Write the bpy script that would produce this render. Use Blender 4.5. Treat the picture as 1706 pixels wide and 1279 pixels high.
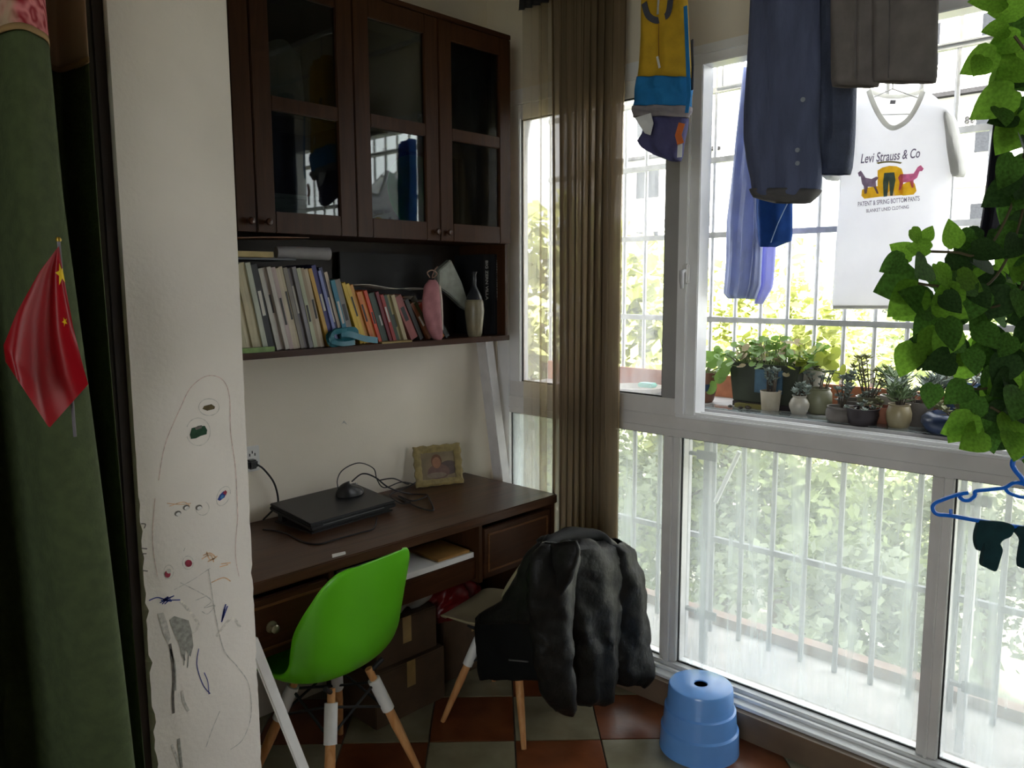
import bpy, bmesh, math, random
from mathutils import Vector, Matrix
random.seed(7)
for o in list(bpy.data.objects): bpy.data.objects.remove(o)
SC = bpy.context.scene
COL = SC.collection
rad = math.radians

# ------------------------------------------------------------------ camera, sky, exposure
H = 1.6
FPX, YAW, PITCH, ROLL = 1324.5, rad(43.81), rad(7.178), rad(-0.214)
cF = Vector((math.cos(YAW)*math.cos(PITCH), math.sin(YAW)*math.cos(PITCH), -math.sin(PITCH)))
_R = Vector((math.sin(YAW), -math.cos(YAW), 0)); _U = _R.cross(cF)
cR = math.cos(ROLL)*_R + math.sin(ROLL)*_U
cU = -math.sin(ROLL)*_R + math.cos(ROLL)*_U
cam = bpy.data.cameras.new('camera'); camo = bpy.data.objects.new('camera', cam); COL.objects.link(camo)
cam.sensor_width = 36; cam.lens = FPX/1706*36; cam.clip_start = .05; cam.clip_end = 300
m = Matrix((cR, cU, -cF)).transposed().to_4x4(); m.translation = (0, 0, H); camo.matrix_world = m
SC.camera = camo
SC.view_settings.view_transform = 'Standard'; SC.view_settings.look = 'None'
SC.view_settings.gamma = 1; SC.view_settings.use_curve_mapping = False
SC.view_settings.exposure = 2.08
w = bpy.data.worlds.new('sky'); SC.world = w; w.use_nodes = True
bg = w.node_tree.nodes['Background']; bg.inputs[0].default_value = (.93, .97, 1, 1); bg.inputs[1].default_value = 1.5
# daylight portal filling the window opening (guides sky sampling, emits nothing itself)
pl = bpy.data.lights.new('window_portal', 'AREA'); pl.shape = 'RECTANGLE'; pl.size = 3.6; pl.size_y = 2.3
pl.cycles.is_portal = True
po = bpy.data.objects.new('window_portal', pl); COL.objects.link(po); po.location = (2.74, .77, 1.26)
po.rotation_euler = (rad(90), 0, rad(90))
p2 = bpy.data.lights.new('added_window_portal', 'AREA'); p2.shape = 'RECTANGLE'; p2.size = 2.1; p2.size_y = 1.8; p2.cycles.is_portal = True  # guides sky sampling through the added room window
p2o = bpy.data.objects.new('added_window_portal', p2); COL.objects.link(p2o); p2o.location = (-2.78, -1.0, 1.5); p2o.rotation_euler = (rad(90), 0, rad(-90))

sun = bpy.data.lights.new('sun', 'SUN'); sun.energy = 16; sun.angle = rad(2); sun.color = (1, .95, .85)
suno = bpy.data.objects.new('sun', sun); COL.objects.link(suno); suno.location = (0, 0, 20)
suno.rotation_euler = Vector((.62, .25, -.75)).to_track_quat('-Z', 'Y').to_euler()   # high sun behind the house: lights the garden, not the room

def ray(px, py): return cR*((px-853)/FPX) - cU*((py-639.5)/FPX) + cF
def at(px, py, x=None, y=None, z=None, f=None):
    d = ray(px, py)
    if x is not None: t = x/d.x
    elif y is not None: t = y/d.y
    elif z is not None: t = (z-H)/d.z
    else: t = f
    return Vector((0, 0, H)) + d*t

# ------------------------------------------------------------------ helpers
def tag(o, label=None, cat=None, group=None, kind=None):
    if label: o['label'] = label
    if cat: o['category'] = cat
    if group: o['group'] = group
    if kind: o['kind'] = kind
    return o
def empty(name, loc, rz=0):
    o = bpy.data.objects.new(name, None); COL.objects.link(o); o.location = loc; o.rotation_euler = (0, 0, rz)
    o.empty_display_size = .05
    return o
def wloc(o):
    v = Vector((0, 0, 0))
    while o is not None: v += o.location; o = o.parent
    return v
class MB:
    def __init__(s): s.v = []; s.f = []; s.m = []; s.mi = 0
    def add(s, vs, fs):
        n = len(s.v); s.v += [Vector(a) for a in vs]
        for f in fs: s.f.append([i+n for i in f]); s.m.append(s.mi)
        return s
    def box(s, x0, x1, y0, y1, z0, z1):
        return s.add([(x0,y0,z0),(x1,y0,z0),(x1,y1,z0),(x0,y1,z0),(x0,y0,z1),(x1,y0,z1),(x1,y1,z1),(x0,y1,z1)],
                     [(0,3,2,1),(4,5,6,7),(0,1,5,4),(1,2,6,5),(2,3,7,6),(3,0,4,7)])
    def xbox(s, M, sx, sy, sz):
        vs = [M @ Vector((a*sx/2, b*sy/2, c*sz/2)) for c in (-1,1) for a,b in ((-1,-1),(1,-1),(1,1),(-1,1))]
        return s.add(vs, [(0,3,2,1),(4,5,6,7),(0,1,5,4),(1,2,6,5),(2,3,7,6),(3,0,4,7)])
    def tube(s, pts, r, n=8, closed=False, caps=True):
        pts = [Vector(p) for p in pts]; N = len(pts)
        rs = r if isinstance(r, (list, tuple)) else [r]*N
        rings = []; up = None
        for i, p in enumerate(pts):
            a = pts[(i-1) % N] if (closed or i > 0) else p
            b = pts[(i+1) % N] if (closed or i < N-1) else p
            t = (b-a); t = t.normalized() if t.length > 1e-9 else Vector((0,0,1))
            if up is None:
                up = Vector((0,0,1)) if abs(t.z) < .9 else Vector((1,0,0))
            u = (up - t*up.dot(t)); u = u.normalized() if u.length > 1e-6 else t.orthogonal().normalized()
            up = u; w_ = t.cross(u)
            rings.append([p + (u*math.cos(2*math.pi*k/n) + w_*math.sin(2*math.pi*k/n))*rs[i] for k in range(n)])
        vs = [q for rg in rings for q in rg]; fs = []
        for i in range(N if closed else N-1):
            j = (i+1) % N
            for k in range(n): fs.append((i*n+k, i*n+(k+1)%n, j*n+(k+1)%n, j*n+k))
        if caps and not closed:
            fs.append(tuple(range(n))[::-1]); fs.append(tuple((N-1)*n+k for k in range(n)))
        return s.add(vs, fs)
    def lathe(s, prof, c=(0,0,0), n=24):
        vs = []; fs = []; c = Vector(c)
        for r, z in prof:
            for k in range(n):
                a = 2*math.pi*k/n; vs.append(c + Vector((r*math.cos(a), r*math.sin(a), z)))
        for i in range(len(prof)-1):
            for k in range(n): fs.append((i*n+k, i*n+(k+1)%n, (i+1)*n+(k+1)%n, (i+1)*n+k))
        if prof[0][0] > 1e-6: fs.append(tuple(range(n))[::-1])
        if prof[-1][0] > 1e-6: fs.append(tuple((len(prof)-1)*n+k for k in range(n)))
        return s.add(vs, fs)
    def grid(s, fn, nu, nv, closeu=False):
        vs = [fn(i/(nu if closeu else nu-1), j/(nv-1)) for j in range(nv) for i in range(nu)]; fs = []
        for j in range(nv-1):
            for i in range(nu if closeu else nu-1):
                k = (i+1) % nu; fs.append((j*nu+i, j*nu+k, (j+1)*nu+k, (j+1)*nu+i))
        return s.add(vs, fs)
    def prism(s, poly, off):
        off = Vector(off); n = len(poly); a = [Vector(p) for p in poly]
        vs = a + [p+off for p in a]
        fs = [tuple(range(n))[::-1], tuple(range(n, 2*n))] + [(i, (i+1)%n, n+(i+1)%n, n+i) for i in range(n)]
        return s.add(vs, fs)
    def ribbon(s, pts, wd, nrm):
        nrm = Vector(nrm); pts = [Vector(p) for p in pts]; vs = []; fs = []
        for i, p in enumerate(pts):
            t = pts[min(i+1, len(pts)-1)] - pts[max(i-1, 0)]; u = t.cross(nrm)
            u = u.normalized() if u.length > 1e-9 else Vector((1,0,0))
            ww = wd[i] if isinstance(wd, list) else wd
            vs += [p+u*ww/2, p-u*ww/2]
        for i in range(len(pts)-1): fs.append((2*i, 2*i+1, 2*i+3, 2*i+2))
        return s.add(vs, fs)
    def mesh(s, name, mats, smooth=False, bevel=0, off=Vector((0,0,0)), seg=2):
        me = bpy.data.meshes.new(name)
        me.from_pydata([tuple(v-off) for v in s.v], [], s.f)
        if not isinstance(mats, (list, tuple)): mats = [mats]
        for m_ in mats: me.materials.append(m_)
        me.polygons.foreach_set('material_index', s.m)
        bm = bmesh.new(); bm.from_mesh(me)
        bmesh.ops.recalc_face_normals(bm, faces=bm.faces)
        if bevel: bmesh.ops.bevel(bm, geom=bm.edges[:], offset=bevel, segments=seg, affect='EDGES', clamp_overlap=True)
        bm.to_mesh(me); bm.free()
        if smooth:
            me.polygons.foreach_set('use_smooth', [True]*len(me.polygons))
            try: me.set_sharp_from_angle(angle=rad(smooth if smooth is not True else 45))
            except Exception: pass
        me.update(); return me
    def build(s, name, mats, parent=None, local=False, smooth=False, bevel=0, solid=0, seg=2, subsurf=0):
        off = Vector((0,0,0)) if (local or parent is None) else wloc(parent)
        o = bpy.data.objects.new(name, s.mesh(name, mats, smooth, bevel, off, seg)); COL.objects.link(o)
        if parent is not None: o.parent = parent
        if solid:
            md = o.modifiers.new('thick', 'SOLIDIFY'); md.thickness = solid; md.offset = 0
        if subsurf:
            md = o.modifiers.new('smooth', 'SUBSURF'); md.levels = subsurf; md.render_levels = subsurf
        return o
def copy_tree(o, parent=None):
    c = o.copy(); COL.objects.link(c); c.parent = parent
    for ch in list(o.children): copy_tree(ch, c)
    return c
def bez(pts, n=12):
    """Catmull-Rom through points"""
    pts = [Vector(p) for p in pts]; out = []
    for i in range(len(pts)-1):
        p0 = pts[max(i-1,0)]; p1 = pts[i]; p2 = pts[i+1]; p3 = pts[min(i+2,len(pts)-1)]
        for k in range(n):
            t = k/n
            out.append(.5*((2*p1) + (p2-p0)*t + (2*p0-5*p1+4*p2-p3)*t*t + (3*p1-p0-3*p2+p3)*t**3))
    out.append(pts[-1]); return out
def interp(tab, t):
    if t <= tab[0][0]: return tab[0][1:]
    for a, b in zip(tab, tab[1:]):
        if t <= b[0]:
            k = (t-a[0])/(b[0]-a[0]+1e-12); k = k*k*(3-2*k) if False else k
            return tuple(x+(y-x)*k for x, y in zip(a[1:], b[1:]))
    return tab[-1][1:]

# ------------------------------------------------------------------ materials
def srgb(r, g, b):
    f = lambda c: (c/255/12.92) if c/255 <= .04045 else ((c/255+.055)/1.055)**2.4
    return (f(r), f(g), f(b), 1)
MATS = {}
def mat(name, col, rough=.6, var=.12, scale=18, bump=0, bscale=60, metal=0, spec=.5, stretch=None, col2=None, trans=0, emit=None, coat=0):
    """procedural principled material: noise varied colour, optional bump, optional translucency"""
    if name in MATS: return MATS[name]
    M = bpy.data.materials.new(name); M.use_nodes = True; nt = M.node_tree; N = nt.nodes; L = nt.links
    b = N['Principled BSDF']; b.inputs['Roughness'].default_value = rough; b.inputs['Metallic'].default_value = metal
    b.inputs['Specular IOR Level'].default_value = spec
    if coat: b.inputs['Coat Weight'].default_value = coat
    tc = N.new('ShaderNodeTexCoord'); mp = N.new('ShaderNodeMapping'); L.new(tc.outputs['Object'], mp.inputs[0])
    if stretch: mp.inputs['Scale'].default_value = stretch
    nz = N.new('ShaderNodeTexNoise'); nz.inputs['Scale'].default_value = scale; nz.inputs['Detail'].default_value = 4
    L.new(mp.outputs[0], nz.inputs['Vector'])
    cr = N.new('ShaderNodeValToRGB'); L.new(nz.outputs['Fac'], cr.inputs[0])
    c2 = col2 if col2 else tuple(min(1, c*(1+var)) for c in col[:3])+(1,)
    c1 = col if col2 else tuple(c*(1-var) for c in col[:3])+(1,)
    cr.color_ramp.elements[0].color = c1; cr.color_ramp.elements[0].position = .35
    cr.color_ramp.elements[1].color = c2; cr.color_ramp.elements[1].position = .65
    L.new(cr.outputs[0], b.inputs['Base Color'])
    if bump:
        nb = N.new('ShaderNodeTexNoise'); nb.inputs['Scale'].default_value = bscale; nb.inputs['Detail'].default_value = 5
        L.new(mp.outputs[0], nb.inputs['Vector']); bu = N.new('ShaderNodeBump'); bu.inputs['Strength'].default_value = bump
        bu.inputs['Distance'].default_value = .01
        L.new(nb.outputs['Fac'], bu.inputs['Height']); L.new(bu.outputs[0], b.inputs['Normal'])
    if trans:
        tl = N.new('ShaderNodeBsdfTranslucent'); L.new(cr.outputs[0], tl.inputs[0]); mx = N.new('ShaderNodeMixShader')
        mx.inputs[0].default_value = trans; L.new(b.outputs[0], mx.inputs[1]); L.new(tl.outputs[0], mx.inputs[2])
        L.new(mx.outputs[0], N['Material Output'].inputs[0])
    if emit: b.inputs['Emission Strength'].default_value = emit
    MATS[name] = M; return M
def wood(name, c1, c2, rough=.4, axis=0, scale=5):
    if name in MATS: return MATS[name]
    M = bpy.data.materials.new(name); M.use_nodes = True; nt = M.node_tree; N = nt.nodes; L = nt.links
    b = N['Principled BSDF']; b.inputs['Roughness'].default_value = rough; b.inputs['Specular IOR Level'].default_value = .22
    tc = N.new('ShaderNodeTexCoord'); mp = N.new('ShaderNodeMapping'); L.new(tc.outputs['Object'], mp.inputs[0])
    sc = [8, 8, 8]; sc[axis] = .6; mp.inputs['Scale'].default_value = sc
    nz = N.new('ShaderNodeTexNoise'); nz.inputs['Scale'].default_value = scale; nz.inputs['Detail'].default_value = 8
    nz.inputs['Distortion'].default_value = 1.2; L.new(mp.outputs[0], nz.inputs[0])
    cr = N.new('ShaderNodeValToRGB'); L.new(nz.outputs['Fac'], cr.inputs[0])
    cr.color_ramp.elements[0].position = .3; cr.color_ramp.elements[0].color = c1
    cr.color_ramp.elements[1].position = .7; cr.color_ramp.elements[1].color = c2
    L.new(cr.outputs[0], b.inputs['Base Color'])
    bu = N.new('ShaderNodeBump'); bu.inputs['Strength'].default_value = .12; bu.inputs['Distance'].default_value = .004
    L.new(nz.outputs['Fac'], bu.inputs['Height']); L.new(bu.outputs[0], b.inputs['Normal'])
    MATS[name] = M; return M
def glass(name, dirt=(.02, .06), tint=(1,1,1,1), dscale=(3,3,.6), dcol=(.8,.83,.84,1), refl=1.0, gravity=False):
    """window glass: clear pane, fresnel reflection and a film of dust that scatters light"""
    M = bpy.data.materials.new(name); M.use_nodes = True; nt = M.node_tree; N = nt.nodes; L = nt.links
    N.remove(N['Principled BSDF'])
    tr = N.new('ShaderNodeBsdfTransparent'); tr.inputs[0].default_value = tint
    gl = N.new('ShaderNodeBsdfGlossy'); gl.inputs['Roughness'].default_value = .02
    fr = N.new('ShaderNodeFresnel'); fr.inputs[0].default_value = 1.45
    mr = N.new('ShaderNodeMath'); mr.operation = 'MULTIPLY'; mr.inputs[1].default_value = refl; L.new(fr.outputs[0], mr.inputs[0])
    m1 = N.new('ShaderNodeMixShader'); L.new(mr.outputs[0], m1.inputs[0]); L.new(tr.outputs[0], m1.inputs[1]); L.new(gl.outputs[0], m1.inputs[2])
    df = N.new('ShaderNodeBsdfDiffuse'); df.inputs[0].default_value = dcol
    tl = N.new('ShaderNodeBsdfTranslucent'); tl.inputs[0].default_value = dcol
    m2 = N.new('ShaderNodeMixShader'); m2.inputs[0].default_value = .75; L.new(df.outputs[0], m2.inputs[1]); L.new(tl.outputs[0], m2.inputs[2])
    tc = N.new('ShaderNodeTexCoord'); mp = N.new('ShaderNodeMapping'); L.new(tc.outputs['Object'], mp.inputs[0]); mp.inputs['Scale'].default_value = dscale
    nz = N.new('ShaderNodeTexNoise'); nz.inputs['Scale'].default_value = 6; nz.inputs['Detail'].default_value = 5; nz.inputs['Roughness'].default_value = .5
    L.new(mp.outputs[0], nz.inputs[0])
    rg = N.new('ShaderNodeMapRange'); rg.inputs['From Min'].default_value = .33; rg.inputs['From Max'].default_value = .7
    rg.inputs['To Min'].default_value = dirt[0]; rg.inputs['To Max'].default_value = dirt[1]; L.new(nz.outputs['Fac'], rg.inputs[0])
    m3 = N.new('ShaderNodeMixShader'); L.new(rg.outputs[0], m3.inputs[0]); L.new(m1.outputs[0], m3.inputs[1]); L.new(m2.outputs[0], m3.inputs[2])
    L.new(m3.outputs[0], N['Material Output'].inputs[0]); MATS[name] = M; return M
def sheer(name, col, opac, tl_=.6, thread=400):
    """woven gauze: threads of cloth with open gaps between them"""
    M = bpy.data.materials.new(name); M.use_nodes = True; nt = M.node_tree; N = nt.nodes; L = nt.links
    N.remove(N['Principled BSDF'])
    df = N.new('ShaderNodeBsdfDiffuse'); tl = N.new('ShaderNodeBsdfTranslucent'); tr = N.new('ShaderNodeBsdfTransparent')
    tc = N.new('ShaderNodeTexCoord'); mp = N.new('ShaderNodeMapping'); mp.inputs['Scale'].default_value = (1, 1, .03); L.new(tc.outputs['Object'], mp.inputs[0])
    nz = N.new('ShaderNodeTexNoise'); nz.inputs['Scale'].default_value = 60; L.new(mp.outputs[0], nz.inputs[0])
    cr = N.new('ShaderNodeValToRGB'); L.new(nz.outputs['Fac'], cr.inputs[0])
    cr.color_ramp.elements[0].color = tuple(c*.7 for c in col[:3])+(1,); cr.color_ramp.elements[1].color = tuple(min(1, c*1.25) for c in col[:3])+(1,)
    L.new(cr.outputs[0], df.inputs[0]); L.new(cr.outputs[0], tl.inputs[0])
    a = N.new('ShaderNodeMixShader'); a.inputs[0].default_value = tl_; L.new(df.outputs[0], a.inputs[1]); L.new(tl.outputs[0], a.inputs[2])
    c = N.new('ShaderNodeMixShader'); c.inputs[0].default_value = opac; L.new(tr.outputs[0], c.inputs[1]); L.new(a.outputs[0], c.inputs[2])
    L.new(c.outputs[0], N['Material Output'].inputs[0]); MATS[name] = M; return M

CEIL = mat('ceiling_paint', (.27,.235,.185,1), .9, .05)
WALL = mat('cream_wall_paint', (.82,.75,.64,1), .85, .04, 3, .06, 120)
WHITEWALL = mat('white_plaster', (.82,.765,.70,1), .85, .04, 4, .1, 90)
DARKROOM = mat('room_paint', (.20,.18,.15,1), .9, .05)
PVC = mat('white_plastic_frame', (.84,.84,.84,1), .35, .05, 6)
PVCD = mat('white_plastic_frame_weathered', (.74,.72,.695,1), .4, .06, 6)
PVCG = mat('shaded_grey_plastic', (.34,.335,.325,1), .45, .06, 6)  # grey stile, its colour darkened further for the shade on it
RUBBER = mat('black_rubber', (.02,.02,.02,1), .7)
WOODD = wood('walnut_stain', srgb(52,29,15), srgb(68,40,22), .45, 0)
WOODV = wood('walnut_stain_upright', srgb(54,31,16), srgb(69,42,22), .45, 2)
DESKW = wood('desk_walnut', srgb(62,42,29), srgb(86,58,41), .3, 0)
WOODIN = mat('cabinet_inside', srgb(40,29,21), .6)
BEECH = wood('beech_leg', srgb(186,128,78), srgb(212,160,108), .45, 2)
STEEL = mat('galvanised_steel', (.45,.46,.48,1), .45, .1, 30, metal=.6)
STEELW = mat('pale_painted_steel', (.52,.52,.53,1), .5, .1, 30)
BLACKP = mat('black_plastic', (.018,.018,.02,1), .35, .1)
BLACKM = mat('matte_black', (.012,.012,.013,1), .6, .1)
WHITEP = mat('white_plastic', (.75,.74,.72,1), .4, .04)
PAPER = mat('paper_white', (.72,.70,.66,1), .8, .04)
KNOB = mat('turned_wood_knob', srgb(70,42,26), .3)
# ================================================================== SETTING
def struct(name, mb, m_, label, cat, parent=None, **k):
    o = mb.build(name, m_, parent, **k)
    if parent is None: tag(o, label, cat, kind='structure')
    return o
WX = 2.57          # inner plane of the window frames
BY = 2.61          # back wall
# floor ------------------------------------------------------------
GROUT = mat('grey_grout', (.16,.15,.14,1), .9)
floor = struct('floor', MB().box(-2.6, 2.70, -2.2, 3.2, -.12, -.007), GROUT, 'checkered floor of terracotta and pale tiles laid on the diagonal', 'floor')
TT = mat('terracotta_tile', srgb(104,54,31), .28, .22, 7, .05, 40, col2=srgb(130,74,44))
TP = mat('pale_tile', srgb(128,119,95), .28, .12, 7, .05, 40, col2=srgb(152,145,120))
T = .304; g = .0025
A0 = at(1001, 1231, z=0); e1 = Vector((1,-1,0)).normalized(); e2 = Vector((1,1,0)).normalized()
def clip(poly, ax, val, sgn):
    out = []
    for i in range(len(poly)):
        a, b = poly[i], poly[(i+1) % len(poly)]
        da, db = (a[ax]-val)*sgn, (b[ax]-val)*sgn
        if da >= 0: out.append(a)
        if (da >= 0) != (db >= 0): out.append(a + (b-a)*(da/(da-db)))
    return out
tile_me = {}
for i in range(-12, 8):
    for j in range(-12, 8):
        c = A0 + e1*(i+.5)*T + e2*(j+.5)*T; c.z = 0
        q = [c + e1*a*(T/2-g) + e2*b*(T/2-g) for a, b in ((-1,-1),(1,-1),(1,1),(-1,1))]
        full = True; p = q
        for ax, val, sg in ((0,-.9,1),(0,2.46,-1),(1,-.7,1),(1,BY,-1)):
            n0 = len(p); p2 = clip(p, ax, val, sg)
            if p2 != p: full = False
            p = p2
            if len(p) < 3: break
        if len(p) < 3: continue
        m_ = TT if (i+j) % 2 == 0 else TP
        if full:
            key = (i+j) % 2
            if key not in tile_me:
                tile_me[key] = MB().prism([v-c for v in q], (0,0,-.008)).mesh('tile', m_, bevel=.0015, seg=1)
            o = bpy.data.objects.new('tile', tile_me[key]); COL.objects.link(o); o.location = c; o.parent = floor
        else:
            o = MB().prism([v-c for v in p], (0,0,-.008)).build('tile', m_); o.location = c; o.parent = floor
# walls ------------------------------------------------------------
struct('wall_back', MB().box(.60, 2.72, BY, BY+.18, 0, 2.95), WALL, 'cream wall behind the desk and the wall cabinet', 'wall')
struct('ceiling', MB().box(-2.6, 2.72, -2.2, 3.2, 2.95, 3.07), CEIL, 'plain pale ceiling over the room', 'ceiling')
mb = MB().box(WX, WX+.15, -1.0, BY, 2.42, 2.95).box(WX, WX+.15, 2.56, BY, 0, 2.42).box(WX, WX+.15, -2.2, -1.0, 0, 2.95)
struct('wall_right', mb, WALL, 'cream wall above the tall balcony window', 'wall')
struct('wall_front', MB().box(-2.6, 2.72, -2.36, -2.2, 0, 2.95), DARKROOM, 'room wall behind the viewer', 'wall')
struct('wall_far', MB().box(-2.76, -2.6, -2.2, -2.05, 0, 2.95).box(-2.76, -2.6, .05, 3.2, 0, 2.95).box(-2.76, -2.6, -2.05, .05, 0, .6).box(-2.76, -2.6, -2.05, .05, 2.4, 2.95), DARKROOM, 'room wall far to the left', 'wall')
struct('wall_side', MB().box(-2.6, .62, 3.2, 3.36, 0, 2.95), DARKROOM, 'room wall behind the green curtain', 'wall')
# low kerb under the window
KERB = mat('kerb_stone', srgb(104,86,68), .45, .12, 6, .04, 60, col2=srgb(124,104,84))
struct('baseboard_right', MB().box(2.46, 2.70, -1.0, BY, -.007, .095), KERB, 'brown stone kerb under the window', 'kerb')
# partition stub (white, crayoned), with chipped corners
PX0, PX1, PY = .631, .884, 1.70
rs = random.Random(3)
ring = []
nz = 150
for k in range(nz+1):
    z = 2.95*k/nz
    ch = .0008 + (.0028 if z < 1.12 else (.001 if z < 1.35 else 0))
    l = max(0, rs.gauss(0, ch)) if z < 1.5 else 0; r = max(0, rs.gauss(0, ch*.5)) if z < 1.6 else 0
    ring.append((z, min(l, .012), min(r, .009)))
def stub(u, v):
    i = int(round(v*nz)); z, l, r = ring[i]
    pts = [(PX0, BY), (PX0, PY+.012+l), (PX0+.002+l, PY), (PX1-.002-r, PY), (PX1, PY+.01+r), (PX1, BY)]
    x, y = pts[int(round(u*6)) % 6]; return Vector((x, y, z))
wl = struct('wall_left', MB().grid(stub, 6, nz+1, closeu=True), WHITEWALL, 'white plastered wall end covered with crayon scribbles', 'wall')
struct('added_beam', MB().box(PX0, PX1, -2.2, PY, 2.5, 2.95), WALL, 'unseen beam over the opening to the balcony, added to darken the room', 'beam')  # out of view, added to hold light back from the room
struct('trim_1', MB().box(.606, .6305, 1.712, 2.2, 0, 2.5), mat('dark_casing', srgb(38,25,18), .5), 'dark brown casing behind the white wall end', 'casing', bevel=.003)
# crayon drawings: flat marks on the wall end ------------------------
def cray(name, col): return mat('crayon_'+name, col, .9, .25, 90)
CR = dict(pink=cray('pink', (.68,.52,.47,1)), grey=cray('grey', (.34,.335,.30,1)), pencil=cray('pencil', (.57,.545,.50,1)), green=cray('green', (.02,.07,.035,1)), olive=cray('olive', (.12,.09,.04,1)),
          blue=cray('blue', (.03,.05,.25,1)), red=cray('red', (.30,.03,.06,1)), orange=cray('orange', (.74,.47,.27,1)), black=cray('black', (.15,.135,.12,1)), sky=cray('sky', (.05,.18,.38,1)),
          haze=cray('haze', (.74,.69,.62,1)), bright=cray('bare', (.75,.73,.70,1)))
def wp(px, py, lift=.0006):
    p = at(px, py, y=PY); p.y = PY-lift; return p
def scribble(col, lines, wpx, lift=.0006):
    mb = MB()
    for ln in lines:
        pts = bez([wp(*q, lift) for q in ln], 8) if len(ln) > 2 else [wp(*q, lift) for q in ln]
        mb.ribbon(pts, wpx*.00137, (0,1,0))
    return mb.build('scribble', CR[col], wl)
def blob(col, poly, lift=.0007):
    c = wp(sum(p[0] for p in poly)/len(poly), sum(p[1] for p in poly)/len(poly), lift); pts = [wp(*p, lift) for p in poly]
    MB().add([c]+pts, [(0, i+1, (i+1) % len(pts)+1) for i in range(len(pts))]).build('scribble', CR[col], wl)
def ell(cx, cy, a, b, t0=0, t1=360, n=20, tilt=0):
    o = []
    for k in range(n+1):
        t = rad(t0+(t1-t0)*k/n); x, y = a*math.cos(t), b*math.sin(t); o.append((cx+x*math.cos(rad(tilt))-y*math.sin(rad(tilt)), cy+x*math.sin(rad(tilt))+y*math.cos(rad(tilt))))
    return o
scribble('pink', [[(264,800),(275,740),(300,680),(318,645),(345,626),(370,632),(382,660),(384,720),(392,780),(396,860)]], 1.2)
scribble('pink', [[(258,830),(254,900),(262,960)], [(396,860),(392,920),(398,960)]], 1.0)
scribble('pencil', [ell(348,678,17,14), ell(330,719,20,23,-160,160), ell(372,826,10,17,0,330,20,25), ell(337,846,11,12,-60,200)], 1.0)
blob('olive', [(337,681),(340,676),(352,673),(358,677),(357,681),(345,684)])
blob('green', [(316,724),(319,713),(330,710),(341,709),(345,716),(344,723),(334,726),(326,730),(318,731)])
blob('black', [(324,712),(330,709),(336,708),(336,713),(326,716)], .0009)
blob('blue', [(362,832),(366,824),(372,818),(377,820),(374,828),(366,834)]); blob('red', [(371,821),(375,816),(378,819),(376,825)], .0009); blob('sky', [(366,829),(369,824),(373,825),(370,831)], .0010)
for x, y in ((296,855), (310,845), (331,845)):
    blob('black', ell(x, y, 6, 4.5, 0, 324, 9, -20)); blob('bright', ell(x+1, y+1, 4, 3, 0, 324, 9, -20), .0009)
scribble('orange', [[(278,838),(300,840),(318,838)], [(282,843),(305,836),(316,842)]], 1.2)
blob('red', ell(314,938,6,6,0,330,11)); blob('red', ell(279,956,5,6,0,330,11)); blob('pencil', ell(281,951,4,4,0,330,11), .0009)
scribble('pencil', [ell(281,952,8,11,0,340), ell(313,937,9,11,0,340), [(290,982),(320,966),(350,946)], [(308,912),(306,918)]], 1)
scribble('orange', [[(338,925),(350,921),(360,929)], [(336,931),(350,924),(356,936)], [(344,919),(350,932),(362,926)], [(368,939),(384,937)], [(366,944),(380,940)], [(352,970),(372,962),(384,968)], [(346,935),(358,930)]], 1.8)
scribble('pencil', [[(347,948),(352,980),(357,1015),(372,1080),(395,1110),(414,1140),(418,1190),(405,1230),(384,1248)], [(366,1184),(352,1218),(343,1244)]], 1.6)
scribble('pencil', [[(330,985),(352,1000),(340,1012),(358,1008),(346,1022),(336,1018)], [(325,1000),(345,992)], [(300,970),(330,985)]], 1.2)
scribble('blue', [[(248,1000),(262,995),(278,999),(300,999)], [(266,1004),(288,993)], [(270,1006),(280,994),(272,999),(290,992)], [(268,1000),(286,1001)], [(274,1006),(284,997)]], 1.8)
scribble('blue', [[(376,1006),(372,1020),(369,1036)], [(379,1009),(371,1030)], [(374,1014),(370,1034)]], 2.4)
scribble('blue', [[(331,1080),(328,1108),(338,1140),(350,1155)], [(348,1156),(346,1135),(340,1120)]], 1.4)
blob('grey', [(282,1033),(290,1026),(304,1030),(314,1033),(319,1050),(322,1075),(317,1094),(308,1080),(304,1098),(298,1072),(290,1055)])
scribble('grey', [[(308,1080),(306,1108)], [(314,1090),(312,1112)], [(300,1070),(308,1100)]], 2.0)
blob('pencil', [(262,1022),(272,1020),(278,1036),(284,1062),(280,1072),(272,1056)])
scribble('black', [[(283,1072),(287,1100),(289,1130),(288,1160),(289,1188)]], 4.2); scribble('grey', [[(284,1080),(291,1110),(292,1150)]], 3)
scribble('grey', [[(297,1230),(300,1258),(302,1279)]], 5); scribble('pencil', [[(286,1240),(294,1262),(299,1278)], [(303,1150),(306,1168),(314,1184)]], 4)
scribble('haze', [[(300,1000),(330,1040),(310,1060)], [(360,1060),(385,1030),(400,1045)]], 5, .0004)
scribble('black', [[(235,913),(245,914)], [(236,922),(244,922)], [(237,950),(246,951)], [(235,872),(242,873),(240,880)]], 1.6)
# small mark on the back wall
MB().add([at(568,707,y=BY)-Vector((0,.001,0)), at(573,700,y=BY)-Vector((0,.001,0)), at(579,708,y=BY)-Vector((0,.001,0)), at(573,704,y=BY)-Vector((0,.001,0))], [(0,1,3),(1,2,3)]).build('wall_mark', CR['pencil'], bpy.data.objects['wall_back'])

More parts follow.
